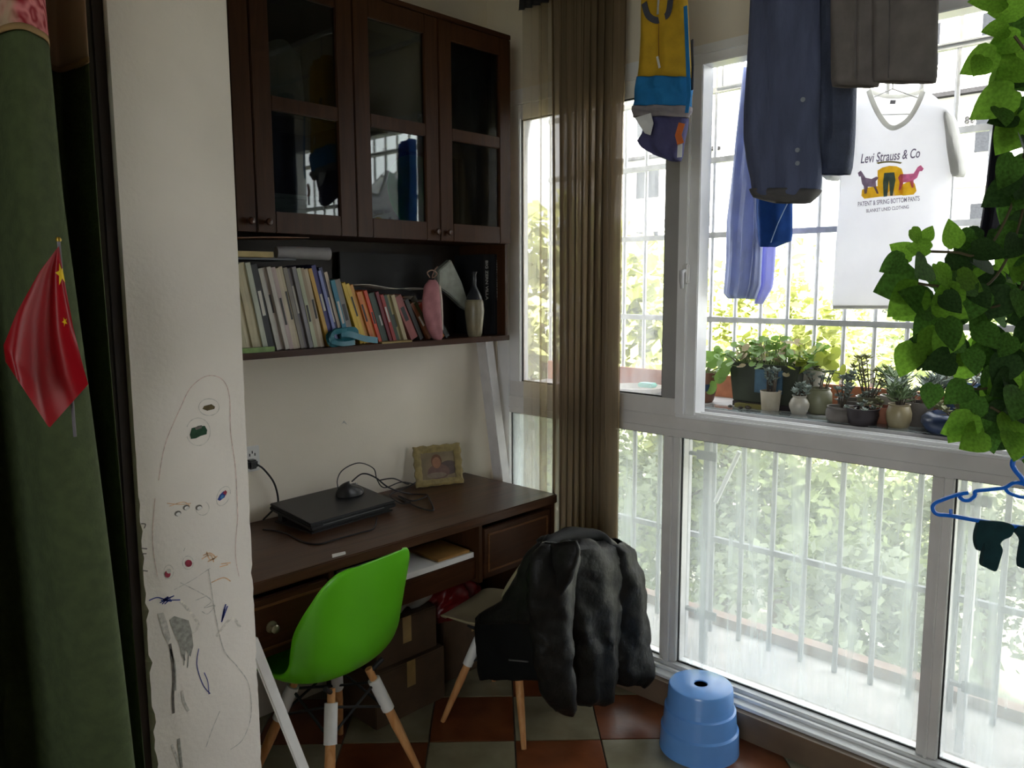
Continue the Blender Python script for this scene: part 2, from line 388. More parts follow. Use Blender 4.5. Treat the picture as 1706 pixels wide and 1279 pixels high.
# ------------------------------------------------------------------ window
win = empty('window_1', (WX, .7, 0)); tag(win, 'white plastic balcony window with upper sash and dirty lower panes', 'window', kind='structure')
def frame(name, *bx, m_=PVC, bev=.003): return MB().box(*bx).build(name, m_, win, bevel=bev)
YE = -1.0
frame('bottom_ledge', 2.485, 2.665, YE, 2.56, .095, .107, bev=.002)
frame('bottom_rail', WX-.015, WX+.07, YE, 2.56, .107, .125)
frame('bottom_track', WX-.045, WX-.03, YE, 2.56, .107, .118, bev=.001)
frame('transom', WX, WX+.07, YE, 2.485, 1.022, 1.10, m_=PVCD)
frame('transom_lip', WX-.006, WX+.0, YE, 2.485, 1.045, 1.052, m_=PVCD, bev=.001)
frame('sash_rail', WX+.004, WX+.06, 1.602, 2.485, 1.10, 1.166, m_=PVCD)
frame('sill_track', WX-.012, WX+.075, YE, 1.605, 1.10, 1.113); frame('sill_ridge', WX+.0, WX+.008, YE, 1.53, 1.113, 1.124, bev=.001); frame('sill_ridge', WX+.04, WX+.048, YE, 1.53, 1.113, 1.124, bev=.001)
frame('top_rail', WX-.004, WX+.07, YE, 2.56, 2.362, 2.425)
frame('top_rail_lip', WX-.015, WX-.004, YE, 1.605, 2.395, 2.425, bev=.001)
frame('corner_post', WX, WX+.07, 2.485, 2.56, .125, 2.362)
frame('sash_stile', WX+.004, WX+.06, 2.42, 2.485, 1.166, 2.362)
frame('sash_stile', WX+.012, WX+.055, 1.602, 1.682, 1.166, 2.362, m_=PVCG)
frame('jamb', WX-.015, WX+.0, 1.566, 1.606, 1.113, 2.362); frame('jamb', WX-.004, WX+.07, 1.525, 1.60, 1.113, 2.362)
frame('sash_top_rail', WX+.008, WX+.055, 1.68, 2.42, 2.30, 2.362)
for ya, yb in ((1.588,1.662), (.648,.708), (-.29,-.23)):
    frame('mullion', WX, WX+.07, ya, yb, .125, 1.022, m_=PVCD); frame('mullion_ridge', WX-.012, WX, ya+.025, yb-.025, .125, 1.022, m_=PVCD, bev=.002)
frame('post', WX-.004, WX+.07, .32, .40, 1.113, 2.362); pass
# gaskets round the big lower pane
def gasket(ya, yb, za, zb, name='gasket'):
    mb = MB(); x0, x1 = WX+.018, WX+.026
    for b in ((ya,yb,za,za+.005), (ya,yb,zb-.005,zb), (ya,ya+.004,za,zb), (yb-.004,yb,za,zb)): mb.box(x0,x1,*b)
    mb.build(name, RUBBER, win)
GD = glass('dirty_streaked_glass', (.18,.38), dscale=(3.5,3.5,.3), dcol=(.66,.72,.73,1))
GC = glass('dusty_glass', (.10,.26), dscale=(4,4,.8), dcol=(.8,.82,.86,1))
for ya, yb in ((1.662,2.485), (.708,1.588), (-.23,.648), (-1.0,-.29)):
    gasket(ya, yb, .125, 1.022); MB().box(WX+.02, WX+.025, ya, yb, .126, 1.021).build('pane', GD, win)
MB().box(WX+.03, WX+.035, 1.682, 2.42, 1.166, 2.30).build('pane', GC, win); gasket(1.682, 2.42, 1.166, 2.30)
MB().box(WX+.03, WX+.035, -1.0, .32, 1.113, 2.362).build('pane', GC, win)
hz = at(1143, 455, x=WX-.02)
h = MB(); h.box(WX-.030, WX-.014, hz.y-.014, hz.y+.014, hz.z-.04, hz.z+.035); h.build('handle_plate', WHITEP, win, bevel=.006)
MB().tube([(WX-.03,hz.y,hz.z+.01),(WX-.05,hz.y,hz.z+.005),(WX-.056,hz.y-.004,hz.z-.03),(WX-.054,hz.y-.006,hz.z-.055)], [.008,.01,.009,.007], 8).build('handle', STEELW, win, smooth=True)

w2 = empty('added_window', (-2.68, -1.0, .6)); tag(w2, 'unseen room window added in the far wall to brighten the window frames', 'window', kind='structure')  # unseen window, added so the frames get light from the room side
for bx in ((-2.05,.05,.6,.66), (-2.05,.05,2.34,2.4), (-2.05,-1.99,.66,2.34), (-.01,.05,.66,2.34), (-1.03,-.97,.66,2.34)): MB().box(-2.71, -2.65, *bx).build('frame_bar', PVC, w2, bevel=.003)
# ------------------------------------------------------------------ outside: grille, ledge, ground, trees, houses
GX = 3.0
cg = empty('security_grille', (GX, .7, 0)); tag(cg, 'grey steel security grille outside the balcony window', 'grille')
vb = {}
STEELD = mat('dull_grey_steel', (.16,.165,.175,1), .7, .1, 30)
def vbar(y, z0, z1, r=.0085, x=GX):
    key = (z0, z1, r)
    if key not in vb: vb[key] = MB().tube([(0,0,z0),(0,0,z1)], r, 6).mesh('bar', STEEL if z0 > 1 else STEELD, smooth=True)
    o = bpy.data.objects.new('bar', vb[key]); COL.objects.link(o); o.parent = cg; o.location = (x-GX, y-.7, 0)
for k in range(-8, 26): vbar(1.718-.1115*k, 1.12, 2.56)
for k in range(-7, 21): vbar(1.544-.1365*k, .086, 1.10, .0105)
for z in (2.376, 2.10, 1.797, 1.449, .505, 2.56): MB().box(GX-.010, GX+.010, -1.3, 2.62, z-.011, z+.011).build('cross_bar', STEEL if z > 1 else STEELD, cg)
for y in (2.62, 1.62, .66, -.3, -1.3):
    MB().box(2.72, GX, y-.01, y+.01, 2.54, 2.56).build('arm', STEEL, cg)
# uprights and bracket plates just behind the lower panes
BRK = mat('grey_bracket', (.07,.07,.075,1), .7)
for pxs, plates, X in (((1143, 1176), (757, 1020), 2.70), ((1622,), (830, 1145), 2.72), ((885,), (708,), 2.72)):
    for i, px in enumerate(pxs):
        y = at(px, 900, x=X).y
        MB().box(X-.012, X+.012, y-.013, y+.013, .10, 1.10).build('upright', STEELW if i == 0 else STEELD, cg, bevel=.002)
    for py in plates:
        q = at(pxs[-1], py, x=X)
        MB().box(X-.02, X-.013, q.y-.055, q.y+.03, q.z-.018, q.z+.018).build('bracket', BRK, cg, bevel=.002)
        if pxs[0] > 900: MB().box(X-.02, X+.0, q.y+.03, q.y+.10, q.z-.006, q.z+.006).build('bracket_arm', BRK, cg)
MB().tube([(2.80,.4,2.33),(2.80,1.60,2.33)], .008, 8).build('hanging_rod', STEEL, cg)
for y in (.42, 1.58): MB().tube([(2.80,y,2.33),(2.80,y,2.55)], .005, 6).build('rod_hanger', STEEL, cg)
MB().tube([at(1232,752,x=2.95), at(1192,836,x=2.95)], .010, 6).build('brace', STEELW, cg)
# sill shelf for the pots
SH = 1.13
shm = mat('shelf_stone', (.42,.41,.41,1), .5, .15, 9)
tag(MB().box(2.645, 2.986, -1.2, 2.6, SH-.02, SH).build('plant_shelf', shm), 'grey outdoor shelf behind the sill carrying the pots', 'shelf')
tag(MB().box(2.968, 2.986, -1.2, 2.6, SH, SH+.09).build('edge_board', mat('terracotta_board', srgb(170,108,78), .8, .15)), 'terracotta edge board along the outer side of the plant shelf', 'board')
LG = mat('ledge_concrete', (.34,.32,.30,1), .9, .2, 5, .15, 30)
tag(MB().box(2.72, 3.12, -1.3, 2.7, -.05, .085).build('concrete_ledge', LG), 'pale concrete ledge outside the foot of the window', 'ledge', kind='structure')
tag(MB().box(3.07, 3.13, -1.3, 2.7, .085, .13).build('ledge_kerb', mat('ledge_brown', srgb(120,96,84), .9, .15)), 'low brown kerb along the edge of the concrete ledge', 'kerb', kind='structure')
tag(MB().box(-5.4, 2.72, -4.5, 5.5, 3.08, 7.4).build('storeys_sun_block', LG), 'unseen storeys above the room, added to keep the sun off bushes and room', 'wall', kind='structure')  # unseen mass, added and sized to block sun from bushes and room
tag(MB().box(2.74, 3.12, -1.3, 2.7, -4.2, -.05).build('facade_below', LG), 'house wall below the balcony', 'wall', kind='structure')
GRD = mat('yard_ground', (.11,.12,.075,1), .95, .3, .35, col2=(.20,.20,.165,1))
tag(MB().box(-50, 60, -50, 60, -4.4, -4.2).build('yard_ground', GRD), 'grey green yard far below the window', 'ground', kind='structure')
PAV = mat('yard_path', (.5,.5,.48,1), .9, .15, 1)
def gp(px, py): return at(px, py, z=-4.18)
tag(MB().prism([gp(1440,905), gp(1452,895), gp(1620,985), gp(1606,1000)], (0,0,-.15)).build('yard_path', PAV), 'pale straight kerb running across the yard, seen through the big pane', 'path')
tag(MB().prism([gp(1330,1000), gp(1390,960), gp(1560,1100), gp(1500,1180)], (0,0,-.12)).build('yard_path', PAV), 'pale paved patch in the yard below the bushes', 'path')
# foliage
def leafmesh(mb, c, s, rs, flat=.5):
    a = Vector((rs.gauss(0,1), rs.gauss(0,1), rs.gauss(0,flat))).normalized(); b = a.orthogonal().normalized()
    b = Matrix.Rotation(rs.random()*6.28, 3, a) @ b; c = Vector(c)
    mb.add([c-a*s, c+b*s*.5, c+a*s, c-b*s*.5], [(0,1,2,3)])
LEAFY = [mat('leaf_yellowgreen', (.40,.43,.17,1), .6, .3, 3, trans=.45), mat('leaf_green', (.24,.29,.13,1), .6, .3, 3, trans=.4), mat('leaf_dull', (.19,.22,.14,1), .6, .3, 3, trans=.35)]
BARK = mat('bark', (.10,.08,.06,1), .9)
def tree(c, rx, rz, n, mi, label, seed, ls=.16, name='garden_tree', grp='garden trees beyond the grille', cat='tree'):
    rs = random.Random(seed); c = Vector(c); gz = -4.2
    t = empty(name, (c.x, c.y, gz)); tag(t, label, cat, grp)
    MB().tube([(c.x,c.y,gz),(c.x+.1,c.y,c.z-rz*.4),(c.x,c.y+.1,c.z+rz*.3)], [.14,.09,.03], 7).build('trunk', BARK, t, smooth=True)
    for k in range(6):
        a = rs.random()*6.28; MB().tube([(c.x+.05,c.y,c.z-rz*.5),(c.x+math.cos(a)*rx*.6,c.y+math.sin(a)*rx*.6,c.z+rs.uniform(-.2,.6)*rz)], [.05,.015], 5).build('branch', BARK, t)
    mb = MB(); cl = [(Vector((rs.gauss(0,.45)*rx, rs.gauss(0,.45)*rx, rs.uniform(-.8,.8)*rz)), rs.uniform(.25,.5)) for _ in range(26)]
    for k in range(n):
        q, r = rs.choice(cl); d = Vector((rs.gauss(0,1), rs.gauss(0,1), rs.gauss(0,1))).normalized()*rs.random()**.4*r*rx
        leafmesh(mb, c+q+d, ls*rs.uniform(.6,1.3), rs)
    tag(mb.build('crown', LEAFY[mi], t), kind='stuff')
def tp(px, py, f): return at(px, py, f=f)
tree(tp(1210,650,11), 1.5, 1.5, 5200, 0, 'yellow green tree behind the blue shirt and the potted trough', 1, .11)
tree(tp(1330,640,13), 1.6, 1.6, 5200, 0, 'yellow green tree seen between the grille bars left of the white shirt', 2, .11)
tree(tp(1060,560,14), 2.0, 2.0, 2600, 0, 'pale yellow green tree behind the narrow sash pane', 3)
tree(tp(905,560,12), 1.6, 2.0, 2200, 0, 'yellow green tree behind the sheer curtain', 4)
tree(tp(1500,600,17), 1.8, 1.2, 2200, 1, 'green tree low behind the white shirt', 5)
tree(tp(1660,610,15), 1.8, 1.3, 1800, 1, 'green tree behind the trailing house plant', 6)
for i, (px, py, f, rx, mi, lab) in enumerate([(1190,860,12,1.4,2,'dull green bush low behind the left side of the big pane'), (1300,880,10,1.3,2,'dull green bush in the middle of the big pane'), (1420,930,9,1.1,1,'green bush right of the middle in the big pane'),
        (1380,1060,7.6,.9,2,'grey green bush near the foot of the big pane'), (1650,930,9,1.2,2,'dull green bush behind the right lower pane'), (1060,850,11,1.5,1,'green bush behind the narrow lower pane'), (880,760,11,1.4,1,'green bush behind the sheer curtain, low'), (1500,830,14,1.6,1,'green bush far back in the upper right of the big pane')]):
    c = tp(px, py, f); tree((c.x, c.y, max(c.z, -3.6)), rx, 1.0, 3600, mi, lab, 20+i, .075, 'garden_bush', 'garden bushes in the yard', 'bush')
# houses
HW = mat('pale_render', (.46,.455,.45,1), .9, .05, 1); HG = mat('house_window', (.022,.024,.028,1), .8, spec=0); HS = mat('house_slab', (.024,.024,.026,1), .8, spec=0)
def house(name, x, ys, nz_, wy, label):
    y0, y1 = ys; b = empty(name, (x, (y0+y1)/2, -4.2)); tag(b, label, 'building')
    MB().box(x, x+8, y0, y1, -4.2, -4.2+nz_*3).build('wall', HW, b)
    for k in range(nz_):
        z = -4.2+k*3; y = y0+.8
        MB().box(x-.35, x, y0+.2, y1-.2, z-.08, z+.06).build('slab', HS if k % 2 == 0 else HW, b)
        while y+wy < y1:
            wd = MB().box(x-.06, x-.0, y, y+wy, z+.95, z+2.45).build('window', HW, b)
            MB().box(x-.09, x-.06, y+.08, y+wy/2-.04, z+1.03, z+2.37).build('pane', HG, wd); MB().box(x-.09, x-.06, y+wy/2+.04, y+wy-.08, z+1.03, z+2.37).build('pane', HG, wd)
            y += wy+1.1
    return b
hA = house('apartment_building', 30, (-6, 11.5), 6, 1.7, 'pale apartment block with rows of windows right of the white shirt')
hB = house('apartment_building', 34, (19, 28), 5, 1.5, 'pale apartment block behind the narrow sash pane')
# ================================================================== WALL CABINET
CX0, CX1, CFY = .890, 2.400, 2.302
cb = empty('wall_cabinet', (1.64, BY, 1.36)); tag(cb, 'dark walnut wall cabinet with glass doors over an open book shelf', 'cabinet')
def cpart(name, m_, *bx, bev=.002, parent=None):
    mb = MB()
    for b in bx: mb.box(*b)
    return mb.build(name, m_, parent or cb, bevel=bev)
cpart('side_panel', WOODV, (CX1-.018, CX1, CFY+.022, BY-.002, 1.366, 2.566)); cpart('side_panel', WOODV, (CX0, CX0+.018, CFY+.022, BY-.002, 1.366, 2.566))
cpart('top_panel', WOODD, (CX0, CX1, CFY+.0, BY-.002, 2.566, 2.584)); cpart('shelf_board', WOODD, (CX0, CX1, CFY+.012, BY-.002, 1.366, 1.387))
cpart('shelf_board', WOODD, (CX0+.018, CX1-.018, CFY+.03, BY-.002, 1.764, 1.784)); cpart('back_panel', WOODIN, (CX0+.018, CX1-.018, BY-.012, BY-.003, 1.387, 2.566))
cpart('shelf_board', WOODD, (CX0+.018, CX1-.018, CFY+.05, BY-.012, 2.135, 2.152))
cpart('divider', WOODV, (1.626, 1.642, CFY+.03, BY-.012, 1.784, 2.566))
GCAB = glass('cabinet_glass', (0, .012), tint=(.60,.65,.62,1), refl=1.3)
seams = [CX0, 1.262, 1.637, 2.014, CX1]
for i in range(4):
    a, b = seams[i]+.0018, seams[i+1]-.0018; z0, z1 = 1.763, 2.563; st = .064
    d = MB().box(a, a+st, CFY, CFY+.02, z0, z1).box(b-st, b, CFY, CFY+.02, z0, z1).box(a+st, b-st, CFY, CFY+.02, z0, z0+.066).box(a+st, b-st, CFY, CFY+.02, z1-.066, z1).box(a+st, b-st, CFY, CFY+.02, 2.138, 2.182)
    d = d.build('door', WOODV, cb, bevel=.0025)
    MB().box(a+st-.005, b-st+.005, CFY+.010, CFY+.013, z0+.06, z1-.06).build('pane', GCAB, d)
    kx = (b-.026) if i % 2 == 0 else (a+.03)
    kn = MB(); pr_ = [(0.006,0),(.006,.008),(.010,.013),(.012,.019),(.009,.025),(0,.027)]
    kn.lathe(pr_, (0,0,0), 14); kn.v = [Vector((kx+v.x, CFY-v.z, 1.794+v.y)) for v in kn.v]
    kn.build('knob', KNOB, d, smooth=True)
# things behind the glass
dish = MB().lathe([(.001,0),(.05,.0),(.11,.02),(.15,.05),(.155,.05),(.11,.012),(.05,-.008),(.001,-.008)], n=28)
R_ = Matrix.Rotation(rad(78), 3, 'X'); dish.v = [R_ @ v + Vector((1.985, 2.43, 1.925)) for v in dish.v]
tag(dish.build('serving_tray', mat('green_lacquer', (.06,.46,.14,1), .3), smooth=True), 'round green tray leaning inside the right half of the wall cabinet', 'tray')
cup = MB().lathe([(.0,0),(.028,0),(.03,.005),(.036,.09),(.034,.09),(.028,.006),(0,.006)], (2.055, 2.42, 2.152), 20)
tag(cup.build('drinking_glass', mat('pale_ceramic', (.75,.8,.76,1), .2, .4, 80), smooth=True), 'pale patterned cup on the upper shelf behind the right glass door', 'cup')
bag = MB()
def bagf(u, v):
    a = u*6.283; r = .10*(1-.25*v)*(1+.08*math.sin(5*a+3*v)); return Vector((1.43+r*1.1*math.cos(a), 2.45+r*.7*math.sin(a), 2.155+.22*v+.012*math.sin(3*a)))
bag.grid(bagf, 28, 10, closeu=True)
tag(bag.build('plastic_bag', mat('grey_bag', (.25,.25,.25,1), .4), smooth=True), 'pale soft bag on the upper cabinet shelf behind the second door', 'bag')
st = MB()
for k in range(7): st.box(1.30, 1.55, 2.36+.004*k, 2.56, 1.786+.016*k, 1.800+.016*k)
tag(st.build('folder_stack', mat('folder_grey', (.20,.20,.19,1), .7)), 'stack of dull folders on the lower cabinet shelf behind the second door', 'folders')

# ------------------------------------------------------------------ books on the open shelf
SZ = 1.387
def booklist():
    pale = [(186,178,156),(178,170,140),(190,180,150),(182,172,142),(186,178,148),(170,176,160)]
    L_ = []   # thickness, height, colour, lean, pages colour, description
    for c in pale: L_.append((.0165, .282, c, 9.5, 'pale cream magazine'))
    L_.append((.022, .280, (18,18,20), 11, 'black magazine'))
    for c, n in (((172,170,160),'grey white magazine'), ((176,164,158),'pinkish white magazine'), ((180,176,166),'white magazine'), ((168,150,146),'dull pink magazine'), ((182,170,148),'cream magazine'), ((178,166,140),'cream magazine'),
              ((120,114,104),'grey brown magazine'), ((98,92,96),'dark grey magazine'), ((120,118,122),'grey magazine'), ((164,168,140),'greenish white magazine'), ((150,132,108),'beige brown book'), ((176,160,136),'cream book')):
        L_.append((.0148, .272, c, 12, n))
    L_ += [(.014, .27, (188,148,60), 13.5, 'yellow spined book'), (.017, .285, (46,44,110), 14, 'tall violet blue book'), (.011,.262,(120,128,180),14,'pale blue thin book'), (.014,.275,(40,44,84),14.5,'dark blue book'),
           (.013,.262,(176,160,140),15,'cream book'), (.017,.235,(36,116,140),15,'teal book'), (.016,.225,(150,168,190),16,'pale blue white book'), (.024,.232,(124,118,110),16,'grey book'), (.015,.228,(206,170,44),17,'yellow book'), (.014,.226,(214,178,60),17,'yellow book'),
           (.015,.222,(196,140,60),17,'orange yellow book'), (.014,.195,(200,110,44),18,'orange book'), (.016,.195,(206,140,70),18,'pale orange book'), (.014,.198,(200,70,36),18,'red orange book'), (.016,.19,(34,56,40),19,'dark green book'), (.018,.188,(40,58,44),19,'dark green book'),
           (.014,.19,(110,24,40),20,'maroon book'), (.014,.182,(150,40,34),20,'red book'), (.015,.18,(40,60,44),21,'green book'), (.016,.182,(150,140,96),22,'olive cream book'), (.016,.178,(170,156,120),23,'cream book'), (.034,.178,(150,84,80),25,'thick dull pink book'),
           (.018,.17,(40,38,34),28,'black book'), (.016,.165,(120,70,40),31,'brown book'), (.016,.165,(60,60,34),34,'dark olive book'), (.016,.16,(140,44,30),37,'dark red book'), (.018,.16,(170,100,40),39,'dull orange book'), (.02,.155,(30,38,34),42,'black green book')]
    return L_
xb = at(399, 577, y=2.335).x; books = booklist()
def ordn(n): return '%d%s' % (n, 'th' if 10 <= n % 100 <= 20 else {1:'st',2:'nd',3:'rd'}.get(n % 10, 'th'))
rb = random.Random(5)
def book(M, t, h_, d, colm, pages, parent_name='book'):
    """upright book: spine towards -Y in local coordinates, base at the origin"""
    b = empty(parent_name, (0,0,0)); b.matrix_world = M; c = .0016
    MB().box(0, t, 0, c, 0, h_).box(0, c, c, d, 0, h_).box(t-c, t, c, d, 0, h_).build('cover', colm, b, local=True)
    MB().box(c, t-c, c, d-.004, .002, h_-.003).build('pages', pages, b, local=True)
    return b
PG = mat('page_block', (.62,.57,.46,1), .9, .06, 200)
dk = mat('book_print_dark', (.06,.06,.06,1), .7); yw = mat('book_print_pale', (.55,.53,.48,1), .7)
for k, (t, h_, c, lean, desc) in enumerate(books):
    lean = 10.5 if k < 7 else (12 if k < 19 else (14.5 if k < 27 else (18.5 if k < 40 else (26 if k < 42 else 34))))
    a = rad(lean); h_ *= rb.uniform(.985,1.01); dy = rb.uniform(0, .012) + (.018 if k > 24 else 0)
    if k: xb += max(0, ph_*math.cos(pa)*(math.tan(a)-math.tan(pa)))
    M = Matrix.Translation((xb, 2.336+dy, SZ+.001+t*math.sin(a)*0)) @ Matrix.Rotation(-a, 4, 'Y')
    cm = mat('book_cover_%02d' % k, srgb(*c), .5, .16, 60, stretch=(1,1,.15))
    b = book(M, t, h_, .19 if h_ > .25 else .14, cm, PG)
    tag(b, '%s, %s spine from the left on the open shelf' % (desc, ordn(k+1)), 'book', 'books leaning on the open shelf')
    if k > 5 and k % 2 == 0:
        z0 = h_*rb.uniform(.3,.5); MB().box(t*.25, t*.75, -.0006, .0004, z0, z0+h_*rb.uniform(.2,.35)).build('title', dk if sum(c) > 300 else yw, b, local=True)
    xb += t/math.cos(a)*1.012; pa, ph_ = a, h_
for x, lean, t, h_, c, lab in ((2.005, 36, .022, .19, (150,84,44), 'orange brown book slumped behind the pink pouch'), (2.075, 40, .026, .20, (52,44,36), 'dark brown book slumped between the pink pouch and the vase'), (2.125, 42, .02, .19, (34,34,32), 'black book slumped beside the vase')):
    b = book(Matrix.Translation((x, 2.405, SZ+.001)) @ Matrix.Rotation(-rad(lean), 4, 'Y'), t, h_, .13, mat('slumped_cover_%d' % lean, srgb(*c), .5, .3, 30), PG); tag(b, lab, 'book', 'books leaning on the open shelf')
tag(MB().box(1.74, 2.20, 2.568, 2.582, SZ, SZ+.335).build('portfolio', mat('black_portfolio', (.008,.008,.009,1), .6), bevel=.002), 'large black portfolio standing against the back behind the small books', 'portfolio')
# flat things on and under the row
def slab(name, corners, z0, th, m_, label, cat, **k):
    return tag(MB().prism([Vector((x, y, z0)) for x, y in corners], (0,0,th)).build(name, m_, bevel=.0008, **k), label, cat)
slab('book', [(1.08,2.318),(1.315,2.318),(1.315,2.334),(1.08,2.334)], SZ, .016, mat('green_booklet', srgb(110,140,72), .5, .2, 40), 'thin green booklet lying flat in front of the leaning magazines', 'book')
ztop = SZ+.292
slab('magazine', [(.95,2.36),(1.42,2.345),(1.43,2.53),(.95,2.55)], ztop, .006, mat('slate_cover', srgb(88,92,98), .5), 'slate coloured magazine lying on top of the leaning magazines', 'magazine')
slab('magazine', [(.95,2.342),(1.34,2.346),(1.34,2.53),(.95,2.54)], ztop+.008, .018, mat('cream_pad', srgb(176,158,110), .7), 'cream writing pad lying on top of the leaning magazines', 'pad')
rl = MB().tube([(1.365,2.375,ztop+.026),(1.45,2.362,ztop+.026),(1.548,2.346,ztop+.024)], [.020,.021,.022], 14)
tag(rl.build('paper_roll', mat('white_roll', srgb(150,148,150), .6), smooth=True), 'rolled up whitish paper sticking out over the leaning magazines', 'paper roll')
cu = MB().grid(lambda u, v: Vector((.95+u*.52, 2.34+.17*v, ztop+.042+.030*math.sin(u*2.6)*.6+.012*u*u*2)), 20, 4)
tag(cu.build('magazine', mat('brown_cover', srgb(120,76,40), .5), solid=.003), 'curling brown magazine topmost on the pile above the leaning magazines', 'magazine')
pp = MB().grid(lambda u, v: Vector((1.66+u*.34, 2.36+.12*v, SZ+.212-.020*u+.004*math.sin(u*9)-.004*v)), 16, 4)
tag(pp.build('paper_sheet', PAPER, solid=.0012), 'loose white paper sheet lying across the tops of the small books', 'paper')
# teal ribbon bundle
rbm = mat('teal_ribbon', srgb(32,108,124), .4)
ro = empty('ribbon_bundle', (1.60, 2.318, SZ)); tag(ro, 'teal ribbon bundle lying in front of the books', 'ribbon')
for k in range(5):
    rr = .03+.004*k; c = Vector((1.555+.008*k, 2.334-.002*k, SZ+.028+.003*k)); tl_ = random.Random(k)
    pts = [c+Vector((rr*math.cos(t_*.35), .010*math.sin(t_*.35+k), .022*math.sin(t_*.35)+.004*math.sin(t_))) for t_ in range(18)]
    MB().ribbon(pts, .016, (0,1,.3)).build('loop', rbm, ro, solid=.002)
MB().ribbon(bez([(1.57,2.322,SZ+.045),(1.61,2.316,SZ+.040),(1.66,2.316,SZ+.024),(1.72,2.316,SZ+.014)], 6), .022, (0,-1,.2)).build('tail', rbm, ro, solid=.002)
MB().ribbon(bez([(1.53,2.322,SZ+.02),(1.57,2.314,SZ+.010),(1.62,2.314,SZ+.012)], 6), .016, (0,-1,.2)).build('tail', rbm, ro, solid=.002)
# small pile of card under the pink pouch
slab('leaflet', [(1.74,2.318),(1.88,2.318),(1.90,2.36),(1.76,2.36)], SZ, .006, mat('leaflet_card', srgb(150,128,80), .7), 'small tan leaflets lying in front of the small books', 'leaflets')
# pink pouch
def lobe(mb, rows, plane, depth, nu=28, nv=24, fold=0, freq=5, ph=0, sq=2.5, jit=0, close=False):
    """cloth tube: rows (py, pxL, pxR[, depth scale]) give its outline on a world plane at its own distance"""
    rows = [(r[0], r[1], r[2], r[3] if len(r) > 3 else 1) for r in rows]; ax, val = plane
    n = Vector((1,0,0)) if ax == 'x' else Vector((0,1,0)); y0, y1 = rows[0][0], rows[-1][0]
    def fn(u, v):
        py = y0+(y1-y0)*v; l, r, ds = interp(rows, py)
        kw = {ax: val}; P = at(l, py, **kw); Q = at(r, py, **kw); c = (P+Q)/2; hv = (Q-P)/2
        a = u*2*math.pi; ca, sa = math.cos(a), math.sin(a); e = 2/sq
        x = math.copysign(abs(ca)**e, ca); y = math.copysign(abs(sa)**e, sa)
        dd = depth*ds*(1 + fold*math.sin(freq*x*2.2+ph+1.3*math.sin(v*5+ph)) + jit*math.sin(17*v+5*x+ph))
        return c + hv*x + n*(dd*y)
    mb.grid(fn, nu, nv, closeu=True)
    if close:
        k = len(mb.v)
        mb.f.append(list(range(k-nu, k))); mb.m.append(mb.mi); mb.f.append(list(range(k-nu*nv, k-nu*nv+nu))); mb.m.append(mb.mi)
    return mb
po_ = empty('pencil_pouch', at(727, 566, y=2.325)); tag(po_, 'pink bottle shaped cloth pouch tied at the neck on the open shelf', 'pouch')
lobe(MB(), [(466,715,726,.4),(476,708,731),(500,704,735),(525,706,736),(548,713,736),(563,720,736,.7),(566,724,735,.3)], ('y',2.328), .022, sq=2.1, close=True, fold=.1, freq=2).build('body', mat('pink_cloth', srgb(154,100,104), .7, .15, 30), po_, smooth=True)
lobe(MB(), [(476,728,733),(500,731,736),(525,732,737),(550,732,737)], ('y',2.318), .010, sq=2.1, close=True).build('white_edge', mat('pouch_edge', srgb(178,160,150), .6), po_, smooth=True)
MB().tube(bez([at(716,462,y=2.325), at(712,454,y=2.318), at(720,450,y=2.318), at(728,456,y=2.322), at(720,463,y=2.325), at(724,450,y=2.325), at(729,444,y=2.325)], 6), .0025, 5).build('bow', mat('pouch_cord', srgb(140,110,96), .7), po_)
# clear bouquet cone
MB_ = MB(); 
pts = [at(*q, y=2.40) for q in ((731,450),(752,432),(770,470),(786,520),(772,512),(748,490),(730,478))]
MB_.prism(pts, (0,.03,0)); tag(MB_.build('paper_cone', mat('clear_wrap', srgb(136,140,130), .35, .15, 30), bevel=.004), 'crumpled translucent paper cone behind the pink pouch', 'wrapping')
# vase
vb0 = at(795, 558, y=2.35); s_ = .00205
va = MB().lathe([(.026,0),(.030,.01),(.036,.06),(.040,.105),(.038,.142),(.032,.152),(.012,.158),(.010,.166)], (vb0.x, 2.365, SZ), 24)
vo = va.build('vase', mat('grey_glaze', srgb(120,112,90), .35, .15, 20), smooth=True); tag(vo, 'grey beige bottle vase with dark neck beside the black books', 'vase')
MB().lathe([(.034,.150),(.030,.165),(.018,.188),(.010,.205),(.008,.25),(.013,.262),(.012,.262),(.006,.25),(.006,.16)], (vb0.x, 2.365, SZ), 20).build('neck', mat('dark_glaze', srgb(34,36,42), .3), vo, smooth=True)
